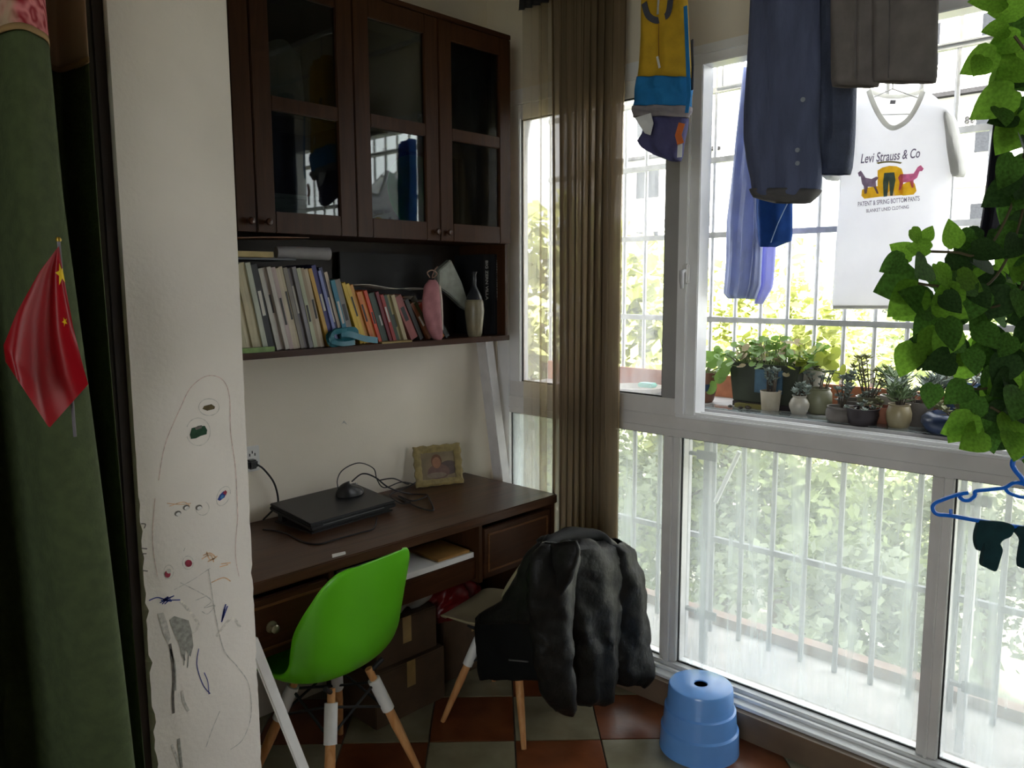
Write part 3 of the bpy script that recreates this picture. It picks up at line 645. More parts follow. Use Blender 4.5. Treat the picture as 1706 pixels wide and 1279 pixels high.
# two black books with lettering
def text_mesh(body, size, m_, M, name='lettering', parent=None, ext=.0004, spacing=1.0, bold=0):
    cu_ = bpy.data.curves.new(name, 'FONT'); cu_.body = body; cu_.size = size; cu_.extrude = ext; cu_.align_x = 'LEFT'; cu_.space_character = spacing; cu_.offset = bold
    t_ = bpy.data.objects.new(name, cu_); COL.objects.link(t_); dg = bpy.context.evaluated_depsgraph_get(); dg.update()
    me = bpy.data.meshes.new_from_object(t_.evaluated_get(dg)); bpy.data.objects.remove(t_)
    me.materials.clear(); me.materials.append(m_); me.transform(M)
    o = bpy.data.objects.new(name, me); COL.objects.link(o)
    if parent is not None: o.parent = parent
    return o
bkm = mat('black_cloth_cover', (.012,.012,.014,1), .5); wt = mat('white_foil', (.55,.55,.53,1), .5)
bx0 = at(806, 480, y=2.40).x
for i, (x, tt, txt, hh, lab) in enumerate(((bx0,.036,'BIG ZERN VILLA',.335,'tall black book lettered VILLA, beside the grey vase'), (bx0+.037,.034,'MODERN HOUSE DESIGN',.335,'tall black book with a long title, against the cabinet end panel'))):
    M = Matrix.Translation((x, 2.40-.03*i, SZ+.001)); b = book(M, tt, hh, .18+.02*i, bkm, PG); tag(b, lab, 'book', 'tall black books')
    # lettering runs down the spine, facing -Y
    Mt = Matrix(((0,1,0,tt*.30),(0,0,-1,-.0006),(-1,0,0,hh-.025),(0,0,0,1)))
    n_ = text_mesh(txt, .021, wt, Matrix.Identity(4), 'title', b, .0003, 1.0, .0004)
    wd = max(v.co.x for v in n_.data.vertices); sx = .165/wd
    n_.data.transform(Mt @ Matrix.Diagonal((sx, 1, 1, 1)))

# ================================================================== DESK
DX0, DX1, DY0 = .892, 2.405, 2.052
dk_ = empty('desk', (1.65, 2.33, 0)); tag(dk_, 'dark walnut writing desk with two drawers under the wall cabinet', 'desk')
def dpart(name, m_, *bx, bev=.002, parent=None):
    mb = MB()
    for b in bx: mb.box(*b)
    return mb.build(name, m_, parent or dk_, bevel=bev)
dpart('desk_top', DESKW, (DX0, DX1, DY0, BY-.002, .714, .75), bev=.004)
dpart('side_panel', WOODV, (DX1-.028, DX1-.006, DY0+.012, BY-.01, 0, .714)); dpart('side_panel', WOODV, (DX0+.006, DX0+.028, DY0+.012, BY-.01, 0, .714))
dpart('divider', WOODV, (1.325, 1.345, DY0+.014, BY-.02, .50, .714)); dpart('divider', WOODV, (1.972, 1.992, DY0+.014, BY-.02, .49, .714))
dpart('back_panel', WOODD, (DX0+.028, DX1-.028, BY-.03, BY-.015, .42, .714))
dpart('tray_board', WOODD, (1.345, 1.972, DY0+.03, BY-.03, .575, .588)); dpart('tray_rail', WOODD, (1.345, 1.972, DY0+.03, DY0+.05, .505, .575))
dpart('drawer_base', WOODD, (DX0+.028, 1.325, DY0+.03, BY-.03, .50, .512)); dpart('drawer_base', WOODD, (1.992, DX1-.028, DY0+.03, BY-.03, .49, .502))
for a, b, z0, kn in ((DX0+.032, 1.318, .515, True), (1.998, DX1-.034, .505, False)):
    dr = dpart('drawer', WOODD, (a, b, DY0+.010, DY0+.03, z0, .692))
    mb = MB()
    for q in ((a+.018,b-.018,.664,.672), (a+.018,b-.018,z0+.018,z0+.026), (a+.018,a+.026,z0+.026,.664), (b-.026,b-.018,z0+.026,.664)): mb.box(q[0],q[1],DY0+.006,DY0+.011,q[2],q[3])
    mb.build('moulding', wood('moulding_wood', srgb(88,56,34), srgb(116,78,46), .35, 0), dr, bevel=.0015)
    kx = (a+b)/2
    if not kn: continue
    kb = MB().lathe([(.018,0),(.018,.003),(.007,.006),(.006,.014),(.012,.02),(.013,.026),(.008,.031),(0,.032)], n=16); kb.v = [Vector((kx+v.x, DY0+.010-v.z, .60+v.y)) for v in kb.v]
    kb.build('knob', mat('aged_brass', (.30,.27,.18,1), .35, .2, 60, metal=.8), dr, smooth=True)
# things on the desk
fl, fr, rl_, rr_ = at(518,874,z=.788), at(660,834,z=.788), at(457,833,y=2.565), at(594,801,y=2.575)
lv = [fl, fr, fr+(Vector((fr.y*0,0,0))), rl_]
lap = empty('laptop', ((fl+rl_)/2).to_tuple()[:2]+(.752,)); tag(lap, 'closed black laptop lying on the desk below the book shelf', 'laptop')
dirx = (fr-fl); dirx.z = 0; Lw = dirx.length; dirx.normalize(); diry = Vector((-dirx.y, dirx.x, 0)); Ld = .245
def lp(u, v, z): return fl + dirx*u + diry*v + Vector((0,0,z+.030*(v/Ld)))
def lbox(u0,u1,v0,v1,za,zb):
    return MB().add([lp(u0,v0,za),lp(u1,v0,za),lp(u1,v1,za),lp(u0,v1,za),lp(u0,v0,zb),lp(u1,v0,zb),lp(u1,v1,zb),lp(u0,v1,zb)], [(0,3,2,1),(4,5,6,7),(0,1,5,4),(1,2,6,5),(2,3,7,6),(3,0,4,7)])
lbox(0,Lw,0,Ld,-.024,-.008).build('base', BLACKM, lap, bevel=.004); lbox(0,Lw,0,Ld,-.0065,0.002).build('lid', BLACKP, lap, bevel=.004)
lbox(.01,Lw-.01,.006,Ld-.01,-.0085,-.006).build('hinge_gap', BLACKM, lap)
lbox(.05,Lw-.06,-.001,.002,-.0135,-.0115).build('front_strip', mat('dull_metal_strip', (.22,.22,.22,1), .35, metal=.6), lap)
stn = empty('laptop_stand', ((fl+rl_)/2).to_tuple()[:2]+(.75,)); tag(stn, 'black cooling stand propping up the laptop', 'stand')
def sp(u, v, z): q = fl+dirx*u+diry*v; return Vector((q.x, q.y, z))
for v0, v1, hz_ in ((.015,.04,.766), (Ld-.05,Ld-.02,.789)):
    vs = [sp(.02,v0,.751),sp(Lw-.02,v0,.751),sp(Lw-.02,v1,.751),sp(.02,v1,.751),sp(.02,v0,hz_-.006),sp(Lw-.02,v0,hz_-.006),sp(Lw-.02,v1,hz_-.003),sp(.02,v1,hz_-.003)]
    MB().add(vs, [(0,3,2,1),(4,5,6,7),(0,1,5,4),(1,2,6,5),(2,3,7,6),(3,0,4,7)]).build('riser', BLACKM, stn, bevel=.002)
MB().add([sp(.01,.01,.7505),sp(Lw-.01,.01,.7505),sp(Lw-.01,Ld-.015,.7505),sp(.01,Ld-.015,.7505),sp(.01,.01,.755),sp(Lw-.01,.01,.755),sp(Lw-.01,Ld-.015,.755),sp(.01,Ld-.015,.755)], [(0,3,2,1),(4,5,6,7),(0,1,5,4),(1,2,6,5),(2,3,7,6),(3,0,4,7)]).build('plate', BLACKM, stn)
# mouse on the lid
mq = lp(.29,.150,.003)
def mo(u, v):
    a = u*6.283; t = v*math.pi/2; return mq + dirx*(.062*math.cos(a)*math.cos(t)) + diry*(.037*math.sin(a)*math.cos(t)) + Vector((0,0,.040*math.sin(t)*(1-.25*math.cos(a))+.001+.03*.03*math.sin(a)*math.cos(t)/Ld))
mou = MB().grid(mo, 24, 9, closeu=True).build('mouse', BLACKP, smooth=True); tag(mou, 'black computer mouse resting on the laptop lid', 'mouse')
MB().tube([mq+Vector((0,0,.036))+dirx*.026, mq+Vector((0,0,.031))+dirx*.036], .004, 8).build('scroll_wheel', mat('wheel_grey', (.35,.35,.35,1), .4), mou)
def cable(name, pts, r, label, n=10):
    return tag(MB().tube(bez(pts, n), r, 6).build(name, BLACKM, smooth=True), label, 'cable')
cable('mouse_cable', [mq+dirx*-.05+Vector((0,0,.012)), at(562,800,y=2.5), at(572,782,y=2.53), at(598,771,y=2.53), at(622,780,y=2.53), at(628,798,y=2.5), at(640,812,y=2.46), at(668,803,y=2.48), at(690,806,z=.757)], .0022, 'thin black mouse cable looping up from the laptop')
cable('power_cable', [at(586,802,y=2.46), at(604,789,y=2.46), at(625,795,y=2.44), at(648,812,y=2.42), at(680,822,z=.757), at(712,824,z=.757), at(688,834,z=.757), at(664,826,z=.757), at(690,842,z=.757), at(716,850,z=.757), at(722,846,z=.757), at(712,824,z=.763)], .003, 'tangled black cable lying beside the picture frame')
cable('charger_cable', [at(632,800,y=2.45), at(656,797,y=2.45), at(680,806,z=.757), at(697,800,z=.757), at(678,812,z=.760), at(650,824,z=.757), at(668,838,z=.757), at(684,836,z=.757)], .0026, 'black charger cable between the laptop and the picture frame')
cable('usb_cable', [at(438,882,z=.753), at(470,886,z=.753), at(505,902,z=.753), at(530,906,z=.753), at(560,898,z=.753), at(600,887,z=.753), at(622,880,z=.753), at(628,862,z=.753)], .0028, 'dark cable lying along the front of the laptop')
tag(MB().prism([at(553,926,z=.7505), at(575,921,z=.7505), at(576,923,z=.7505), at(554,929,z=.7505)], (0,0,.006)).build('paper_slip', PAPER), 'little white paper slip near the front edge of the desk', 'paper')
# picture frame with wavy edge
fb0, fb1 = at(693,813,z=.751), at(771,804,z=.751); fx = (fb1-fb0); FW = fx.length; fx.normalize(); fy = Vector((-fx.y, fx.x, 0)); FH = .172
up = (Vector((0,0,1))*math.cos(rad(14)) + fy*math.sin(rad(14))); nr = fx.cross(up)
pf = empty('picture_frame', ((fb0+fb1)/2)); tag(pf, 'gilt picture frame with a wavy edge standing on the desk', 'picture frame')
def fp(u, v, d=0): return fb0 + fx*u + up*v - fy*0 + nr*d
def edge(n=14):
    o = []
    for s0, s1 in (((0,0),(FW,0)), ((FW,0),(FW,FH)), ((FW,FH),(0,FH)), ((0,FH),(0,0))):
        for k in range(n):
            t = k/n; u = s0[0]+(s1[0]-s0[0])*t; v = s0[1]+(s1[1]-s0[1])*t; wv = .003*math.sin(t*2*math.pi*4)
            if s0[1] == s1[1]: v += wv if v > 0 else max(0, wv)
            else: u += wv
            o.append((u, v))
    return o
ed = edge(); inn = []
iu0, iu1, iv0, iv1 = .030, FW-.030, .028, FH-.030
for u, v in ed: inn.append((iu0+(iu1-iu0)*min(1,max(0,u/FW)), iv0+(iv1-iv0)*min(1,max(0,v/FH))))
n_ = len(ed); mb = MB(); vs = [fp(u,v,.0) for u,v in ed]+[fp(u,v,.012) for u,v in ed]+[fp(FW/2+(u-FW/2)*.9,FH/2+(v-FH/2)*.9,.016) for u,v in ed]+[fp(u,v,.010) for u,v in inn]+[fp(u,v,.004) for u,v in inn]
fs = []
for r_ in range(4):
    for k in range(n_): fs.append((r_*n_+k, r_*n_+(k+1)%n_, (r_+1)*n_+(k+1)%n_, (r_+1)*n_+k))
fs.append(tuple(range(n_)))
mb.add(vs, fs).build('frame', mat('antique_gilt', srgb(150,132,84), .5, .2, 40, .15, 80), pf, smooth=40)
PB = mat('photo_backdrop', srgb(138,122,96), .35, .2, 12); mb = MB().add([fp(iu0,iv0,.0052), fp(iu1,iv0,.0052), fp(iu1,iv1,.0052), fp(iu0,iv1,.0052)], [(0,1,2,3)])
ph = mb.build('photo', PB, pf)
def pblob(cu_, cv, a, b, col, d): 
    k_ = 16; MB().add([fp(cu_+a*math.cos(2*math.pi*i/k_), cv+b*math.sin(2*math.pi*i/k_), d) for i in range(k_)], [tuple(range(k_))]).build('print', mat('photo_'+col[0], srgb(*col[1:]), .35, .12, 40), ph)
fw, fh = FW, FH
pblob(fw*.72, fh*.42, .045, .03, ('grey',96,80,76), .0054); pblob(fw*.5, fh*.34, .05, .032, ('cloth',120,92,84), .0055); pblob(fw*.47, fh*.6, .024, .03, ('hair',112,78,56), .0056); pblob(fw*.47, fh*.565, .019, .024, ('skin',158,112,86), .0058); pblob(fw*.45, fh*.26, .045, .012, ('pale',140,124,108), .0060)
MB().prism([fp(FW*.45,.004,-.001), fp(FW*.55,.004,-.001), fp(FW*.55,FH*.7,-.001), fp(FW*.45,FH*.7,-.001)], fy*.003).build('back_strut', BLACKM, pf)
# note book and papers on the tray
tag(MB().prism([Vector((1.50,2.09,.589)),Vector((1.965,2.085,.589)),Vector((1.965,2.28,.589)),Vector((1.50,2.29,.589))], (0,0,.020)).build('paper_stack', PAPER, bevel=.001), 'stack of white paper in the open tray under the desk top', 'paper')
tag(MB().prism([Vector((1.80,2.095,.610)),Vector((1.95,2.092,.610)),Vector((1.955,2.26,.610)),Vector((1.80,2.27,.610))], (0,0,.010)).build('notebook', mat('tan_notebook', srgb(150,110,56), .6), bevel=.001), 'tan notebook on the white paper in the desk tray', 'notebook')
# socket, plug and cord
op = at(416, 764, y=BY); ot = empty('wall_socket', (op.x, BY, op.z)); tag(ot, 'white wall socket beside the crayoned wall end', 'socket')
MB().box(op.x-.05, op.x+.035, BY-.009, BY, op.z-.046, op.z+.046).build('plate', WHITEP, ot, bevel=.003)
for dx, dz in ((.006,.024), (.016,.015), (-.004,.015)): MB().box(op.x+dx-.002, op.x+dx+.002, BY-.0095, BY-.0088, op.z+dz-.005, op.z+dz+.005).build('slot', BLACKM, ot)
pg_ = MB(); q = at(420, 772, y=BY-.02); pg_.box(q.x-.022, q.x+.012, BY-.045, BY-.009, q.z-.016, q.z+.016)
pgo = pg_.build('power_plug', BLACKP, bevel=.006); tag(pgo, 'black power plug in the wall socket with its cord', 'plug')
MB().tube(bez([q+Vector((.005,-.025,0)), at(440,782,y=2.57), at(456,803,y=2.57), at(463,828,y=2.575), at(461,842,y=2.585), at(448,856,y=2.585), at(438,866,y=2.59)], 8), .0035, 7).build('cord', BLACKM, pgo, smooth=True)
# ================================================================== SHELL CHAIRS
def shell_chair(name, loc, rz, label, shellm, sc=1.0, wk=1.0):
    c = empty(name, loc, rz); tag(c, label, 'chair', 'moulded shell chairs at the desk')
    # centre line profile: (forward, height, half width, side lift, side forward)
    P = [(.215,.405,.150,.004,0), (.225,.418,.178,.006,0), (.19,.424,.200,.014,0), (.12,.412,.212,.030,0), (.04,.400,.218,.048,0), (-.04,.396,.220,.066,.010), (-.105,.412,.220,.085,.035),
         (-.15,.455,.218,.090,.070), (-.178,.52,.212,.075,.090), (-.197,.60,.204,.045,.085), (-.213,.68,.192,.018,.068), (-.226,.745,.176,.002,.050), (-.233,.785,.146,-.006,.034), (-.235,.797,.108,-.006,.018)]
    P = [(a*sc, b*sc, w_*sc*wk, l*sc, f_*sc) for a, b, w_, l, f_ in P]
    Q = bez([Vector((p[0], p[1], p[2])) for p in P], 4); Q2 = bez([Vector((p[3], p[4], 0)) for p in P], 4)
    nv = len(Q)
    def fn(u, v):
        i = int(round(v*(nv-1))); f_, z, hw = Q[i]; l, fo, _ = Q2[i]; s = u*2-1; k = abs(s)**2.2
        return Vector((hw*math.sin(s*1.35)/math.sin(1.35), f_+fo*k, z+l*k))
    sh = MB().grid(fn, 25, nv).build('seat_shell', shellm, c, local=True, smooth=True, solid=.007)
    for sx in (-1, 1):
        for sy in (-1, 1):
            top = Vector((sx*.075, sy*.075-.01, .385))*sc; ft = Vector((sx*.195, sy*.19-.0, .0))*sc
            dv = ft-top; leg = MB().tube([top+dv*.30, top+dv*.55, ft], [.0145*sc,.0165*sc,.010*sc], 12).build('leg', BEECH, c, local=True, smooth=True)
            MB().tube([top+dv*.02, top+dv*.16], .0125*sc, 12).build('leg_head', BEECH, leg, local=True, smooth=True)
            MB().tube([top+dv*.12, top+dv*.40], .0205*sc, 14).build('sleeve', WHITEP, leg, local=True, smooth=True)
            MB().tube([top+dv*.05, Vector((sx*.12, sy*.11, .40))*sc], .008, 8).build('bracket', BLACKM, leg, local=True)
    tb = lambda a, b: MB().tube([Vector(a)*sc, Vector(b)*sc], .0045, 6).build('brace_wire', BLACKM, c, local=True)
    for s in (-1, 1):
        tb((-.10*s,.09,.33), (.115*s,.115,.24)); tb((-.10*s,-.10,.33), (.115*s,-.115,.24)); tb((.09*s,-.10,.33), (.115*s,.115,.24)); tb((.09*s,.09,.33), (.115*s,-.115,.24))
    return c
GREEN = mat('green_moulded_plastic', srgb(96,188,28), .38, .03, 4)
CREAM = mat('cream_moulded_plastic', srgb(150,138,110), .4, .03, 4)
shell_chair('shell_chair', (1.335, 2.085, 0), rad(8), 'bright green moulded shell chair with beech legs pulled up to the desk', GREEN)
shell_chair('shell_chair', (2.018, 1.965, 0), rad(13), 'cream moulded shell chair under the dark jacket by the window', CREAM, .91, .84)

# ------------------------------------------------------------------ jacket over the second chair
JK = mat('black_nylon', srgb(17,17,15), .48, .25, 14, .5, 26, spec=.22, col2=srgb(28,27,25))
JL = mat('black_nylon_lining', srgb(12,13,13), .7, .2, spec=.2)
jk = empty('jacket', (2.03, 1.66, .76)); tag(jk, 'black padded jacket hung over the back of the cream chair', 'jacket')
JY = 1.63
def puff(mb, amp, seed, fr=26):
    from mathutils import noise
    for i, v in enumerate(mb.v):
        n_ = noise.noise_vector(v*fr*.45+Vector((seed,0,0)))*amp + noise.noise_vector(v*fr+Vector((0,seed,0)))*amp*.6
        mb.v[i] = v+n_
    return mb
puff(lobe(MB(), [(896,915,1012,.5),(905,905,1018,.9),(925,915,1026),(960,930,1024),(1020,938,1022),(1080,944,1020),(1130,948,1016),(1158,950,1010),(1167,955,1000,.7)], ('y',JY+.02), .075, 44, 50, .10, 3, .6), .011, 1).build('back_panel', JK, jk, smooth=True, solid=.004)
puff(lobe(MB(), [(905,905,950,.5),(925,888,962,.9),(960,880,952),(1010,886,950),(1060,893,948),(1110,897,950),(1150,908,952),(1176,922,951),(1188,936,948,.6)], ('y',JY-.045), .050, 32, 50, .08, 2, 1.8, sq=2.2), .010, 2).build('sleeve', JK, jk, smooth=True, solid=.004)
puff(lobe(MB(), [(900,1006,1034,.5),(915,1008,1050,.9),(950,1014,1060),(1000,1018,1068),(1050,1018,1074),(1090,1018,1080),(1120,1020,1080),(1138,1030,1068,.7)], ('y',JY-.0), .055, 32, 50, .08, 2, 3.1, sq=2.2), .012, 3).build('sleeve', JK, jk, smooth=True, solid=.004)
puff(lobe(MB(), [(998,860,900,.5),(1012,815,905),(1030,795,908),(1080,794,908),(1120,796,905),(1132,800,900,.6)], ('x',1.845), .018, 32, 30, .2, 3, 0), .007, 4).build('front_panel', JL, jk, smooth=True, solid=.003)
puff(lobe(MB(), [(903,900,960,.4),(920,880,965,.8),(945,866,960),(970,855,950),(1000,838,930),(1020,800,920),(1035,794,915)], ('x',1.815), .03, 28, 20, .2, 3, 0), .007, 6).build('shoulder', JK, jk, smooth=True, solid=.003)
cpts = bez([at(905,925,y=JY-.02), at(915,905,y=JY+.0), at(945,893,y=JY+.03), at(985,893,y=JY+.03), at(1008,903,y=JY+.0), at(1012,915,y=JY-.02)], 6)
puff(MB().tube(cpts, [.012+.016*math.sin(math.pi*i/(len(cpts)-1)) for i in range(len(cpts))], 12), .004, 5).build('collar', JL, jk, smooth=True)
MB().tube([at(848,1099,x=1.825), at(880,1102,x=1.825)], .003, 6).build('pocket_zip', mat('zip_metal', (.35,.35,.35,1), .35, metal=.8), jk)

# ------------------------------------------------------------------ blue stool
sx_, sy_ = 2.316, 1.326
SB = mat('blue_plastic', srgb(112,172,250), .24, .05, 8, spec=.7)
stl = MB().lathe([(.022,.2285),(.024,.232),(.10,.232),(.106,.229),(.109,.222),(.113,.155),(.118,.150),(.121,.148),(.1255,.085),(.129,.081),(.132,.078),(.1345,.012),(.136,.0),(.131,.0),(.128,.07),(.117,.14),(.104,.218),(.022,.226),(.022,.2285)], (sx_, sy_, 0), 56)
sto = stl.build('bath_stool', SB, smooth=35); tag(sto, 'round blue plastic step stool on the tiles by the window', 'stool')
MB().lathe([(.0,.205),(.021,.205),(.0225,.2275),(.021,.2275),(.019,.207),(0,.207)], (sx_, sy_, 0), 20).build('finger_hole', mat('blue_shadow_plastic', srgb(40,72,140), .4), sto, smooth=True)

# ------------------------------------------------------------------ leaning strips
lean0, lean1 = at(431,1093,y=1.752), at(505,1279,y=1.752); dv = (lean1-lean0); k = lean0.z/(-dv.z); b0 = lean0+dv*k; t0 = Vector((PX1+.014, 1.752, lean0.z+(lean0.x-PX1-.014)*(-dv.z/dv.x)))
ax_ = (b0-t0).normalized(); yy = Vector((0,1,0)); zz = ax_.cross(yy)
M = Matrix((ax_, yy, zz)).transposed().to_4x4(); M.translation = (t0+b0)/2
tag(MB().xbox(M, (b0-t0).length-.01, .014, .026).build('plastic_strip', WHITEP, bevel=.002), 'white plastic strip leaning against the wall end beside the green chair', 'strip')
P0 = Vector((2.487, 2.330, .0)); P1 = Vector((2.487, 2.568, 1.42)); a = (P1-P0).normalized(); b_ = Vector((1,0,0)); c_ = a.cross(b_)
M = Matrix((b_, c_, a)).transposed().to_4x4(); M.translation = (P0+P1)/2
lb = MB().xbox(M, .052, .06, (P1-P0).length-.02).build('leaning_board', mat('white_board', (.62,.60,.60,1), .5, .06), bevel=.003); tag(lb, 'white board leaning upright in the corner between desk and window', 'board')
# ------------------------------------------------------------------ clutter under the desk
CARD = mat('brown_cardboard', srgb(84,64,45), .85, .1, 20)
def carton(name, x0, x1, y0, y1, z0, z1, label):
    e = empty(name, ((x0+x1)/2, (y0+y1)/2, z0)); tag(e, label, 'box')
    MB().box(x0, x1, y0, y1, z0, z1-.003).build('body', CARD, e, bevel=.003)
    MB().box(x0+.002, (x0+x1)/2-.002, y0+.002, y1-.002, z1-.003, z1).build('flap', CARD, e); MB().box((x0+x1)/2+.002, x1-.002, y0+.002, y1-.002, z1-.003, z1).build('flap', CARD, e)
    MB().box((x0+x1)/2-.02, (x0+x1)/2+.02, y0-.001, y0, z1-.10, z1).build('tape', mat('packing_tape', srgb(170,140,90), .3), e)
carton('cardboard_box', 1.60, 1.93, 2.22, 2.54, 0, .21, 'brown cardboard box on the floor under the desk behind the green chair')
carton('cardboard_box', 1.62, 1.91, 2.24, 2.53, .211, .375, 'smaller brown cardboard box stacked on the box under the desk')
carton('cardboard_box', 2.00, 2.34, 2.30, 2.56, 0, .27, 'cardboard box on the floor under the desk behind the jacket')
RB = mat('red_plastic_bag', srgb(104,14,16), .35, .35, 12, .4, 30)
bg_ = MB()
def bf(u, v):
    a = u*6.283; zz_ = v; r = (.13*math.sin(math.pi*min(1,.15+.85*zz_))**.5)*(1+.13*math.sin(4*a+zz_*4)+.07*math.sin(9*a-zz_*7))
    return Vector((2.035+r*1.0*math.cos(a), 2.31+r*.62*math.sin(a)-.02*zz_, .275+.165*zz_+.015*math.sin(3*a)*zz_))
bg_.grid(bf, 44, 18, closeu=True)
rbg = puff(bg_, .012, 9, 30).build('carrier_bag', RB, smooth=True); tag(rbg, 'crumpled red plastic bag on a box under the desk', 'bag')
for s in (-1, 1): MB().tube(bez([(2.035+.03*s,2.28,.43),(2.035+.05*s,2.26,.462),(2.035+.0,2.25,.474),(2.035-.03*s,2.26,.46)], 5), .006, 5).build('handle', RB, rbg)
WB = mat('white_plastic_sack', (.5,.5,.47,1), .5, .2, 12)
sk = MB().grid(lambda u, v: Vector((1.80+.13*math.cos(u*6.283)*math.sin(.3+v*2.6)*(1+.1*math.sin(u*31)), 2.30+.07*math.sin(u*6.283)*math.sin(.3+v*2.6), .378+.11*v+.015*math.sin(u*19))), 36, 12, closeu=True)
tag(sk.build('shopping_sack', WB, smooth=True), 'crumpled whitish sack on the stacked boxes under the desk', 'sack')

# ================================================================== CURTAINS
SHM = sheer('brown_gauze', (.29,.22,.14), .90, .5); SHL = sheer('brown_gauze_single', (.42,.34,.20), .44, .55); SHD = mat('dark_header_lace', srgb(28,28,32), .8)
wc = empty('sheer_curtain', (2.455, 2.02, 0)); tag(wc, 'bunched brown gauze curtain hanging beside the window', 'curtain')
def cur(y0, y1, folds, amp, xc, ph, zt=2.79, zb=.03, flare=.0, seed=0):
    def fn(u, v):
        z = zb+(zt-zb)*v; k = u*folds*2*math.pi+ph; pinch = 1-.06*math.sin(math.pi*v)
        yc = (y0+y1)/2; y = yc+(y0+(y1-y0)*u-yc)*pinch + .25*amp*math.sin(2*k+seed)
        return Vector((xc + amp*math.sin(k+.5*math.sin(3*v+u*7+seed))*(.75+.25*math.sin(2*v+u*5)), y, z))
    return MB().grid(fn, int(folds*12)+1, 26)
cur(1.795, 2.125, 9, .030, 2.455, .4).build('gathered_panel', SHM, wc, smooth=True)
cur(1.81, 2.11, 7, .022, 2.475, 1.7, seed=2).build('gathered_panel', SHM, wc, smooth=True)
cur(2.12, 2.20, 2, .012, 2.46, 0, seed=1).build('loose_panel', SHL, wc, smooth=True); cur(2.17, 2.295, 2.5, .012, 2.47, 2, seed=4).build('loose_panel', SHL, wc, smooth=True)
MB().tube([(2.46, 1.6, 2.80), (2.46, 2.30, 2.80)], .012, 10).build('rod', BLACKM, wc)
cur(2.10, 2.30, 5, .014, 2.44, 0, zt=2.80, zb=2.685).build('header', SHD, wc, smooth=True)
# green door curtain on the left -----------------------------------
def rose_mat():
    M = bpy.data.materials.new('valance_rose_print'); M.use_nodes = True; nt = M.node_tree; N = nt.nodes; L = nt.links; b = N['Principled BSDF']; b.inputs['Roughness'].default_value = .85
    tc = N.new('ShaderNodeTexCoord')
    def sub(loc, rads):
        mp = N.new('ShaderNodeMapping'); mp.inputs['Location'].default_value = [-l/r for l, r in zip(loc, rads)]; mp.inputs['Scale'].default_value = [1/r for r in rads]; L.new(tc.outputs['Object'], mp.inputs[0])
        ln = N.new('ShaderNodeVectorMath'); ln.operation = 'LENGTH'; L.new(mp.outputs[0], ln.inputs[0]); return ln.outputs['Value']
    return M, N, L, b, tc, sub
VAL, N, L, b, tc, sub = rose_mat()
rc = at(72, 24, y=1.535)
gcn = empty('door_curtain', (.42, 1.56, 0)); tag(gcn, 'dark green door curtain with a rose printed valance', 'curtain')
dist = sub(rc - Vector((.42,1.56,0)), (.052,.5,.052))
nz_ = N.new('ShaderNodeTexNoise'); nz_.inputs['Scale'].default_value = 30; L.new(tc.outputs['Object'], nz_.inputs[0])
ad = N.new('ShaderNodeMath'); ad.operation = 'MULTIPLY_ADD'; ad.inputs[1].default_value = .7; L.new(nz_.outputs['Fac'], ad.inputs[0]); L.new(dist, ad.inputs[2])
rmp = N.new('ShaderNodeValToRGB'); rmp.color_ramp.elements[0].position = 1.0; rmp.color_ramp.elements[1].position = 1.25
mr = N.new('ShaderNodeMapRange'); mr.inputs['From Min'].default_value = 1.1; mr.inputs['From Max'].default_value = 1.5; L.new(ad.outputs[0], mr.inputs[0])
vo_ = N.new('ShaderNodeTexWave'); vo_.wave_type = 'RINGS'; vo_.inputs['Scale'].default_value = 9; vo_.inputs['Distortion'].default_value = 14; vo_.inputs['Detail Scale'].default_value = 2.5; L.new(tc.outputs['Object'], vo_.inputs[0])
pk = N.new('ShaderNodeValToRGB'); pk.color_ramp.elements[0].color = srgb(150,30,44); pk.color_ramp.elements[1].color = srgb(214,128,132); L.new(vo_.outputs['Fac'], pk.inputs[0])
mx = N.new('ShaderNodeMix'); mx.data_type = 'RGBA'; L.new(mr.outputs[0], mx.inputs['Factor']); L.new(pk.outputs[0], mx.inputs['A']); mx.inputs['B'].default_value = srgb(186,160,136); L.new(mx.outputs['Result'], b.inputs['Base Color'])
GRN = mat('green_curtain_cloth', srgb(66,78,46), .9, .15, 40, .2, 120)
cpath = bez([(.585,1.74,0),(.578,1.67,0),(.565,1.71,0),(.545,1.77,0),(.512,1.75,0),(.487,1.66,0),(.466,1.570,0),(.442,1.535,0),(.415,1.535,0),(.394,1.575,0),(.384,1.66,0),(.366,1.74,0),(.338,1.75,0),(.315,1.67,0),(.295,1.60,0),(.25,1.61,0),(.20,1.68,0),(.12,1.64,0),(.05,1.66,0)], 8)
def curt(z0, z1, off=0, nv=20):
    n_ = len(cpath)
    def fn(u, v):
        i = int(round(u*(n_-1))); p = cpath[i]; z = z0+(z1-z0)*v; sw = (.022+max(0, 1.75-z)*.045)*math.sin(math.pi*min(1, u*1.3))
        return Vector((p.x+.006*math.sin(z*2.2+i*.12)+off*-.3+sw, p.y+.010*math.sin(z*1.7+i*.2)-off, z))
    return MB().grid(fn, n_, nv)
curt(.02, 2.12, nv=30).build('drape', GRN, gcn, smooth=True, solid=.002)
zv = at(75, 58, y=1.53).z
curt(zv, zv+.42, .012, 8).build('valance', VAL, gcn, smooth=True, solid=.002)
curt(zv-.002, zv+.008, .014, 3).build('valance_hem', mat('valance_binding', srgb(150,120,80), .8), gcn, smooth=True, solid=.003)
MB().tube([(.05,1.60,2.30),(.60,1.60,2.30)], .014, 10).build('rod', BLACKM, gcn)
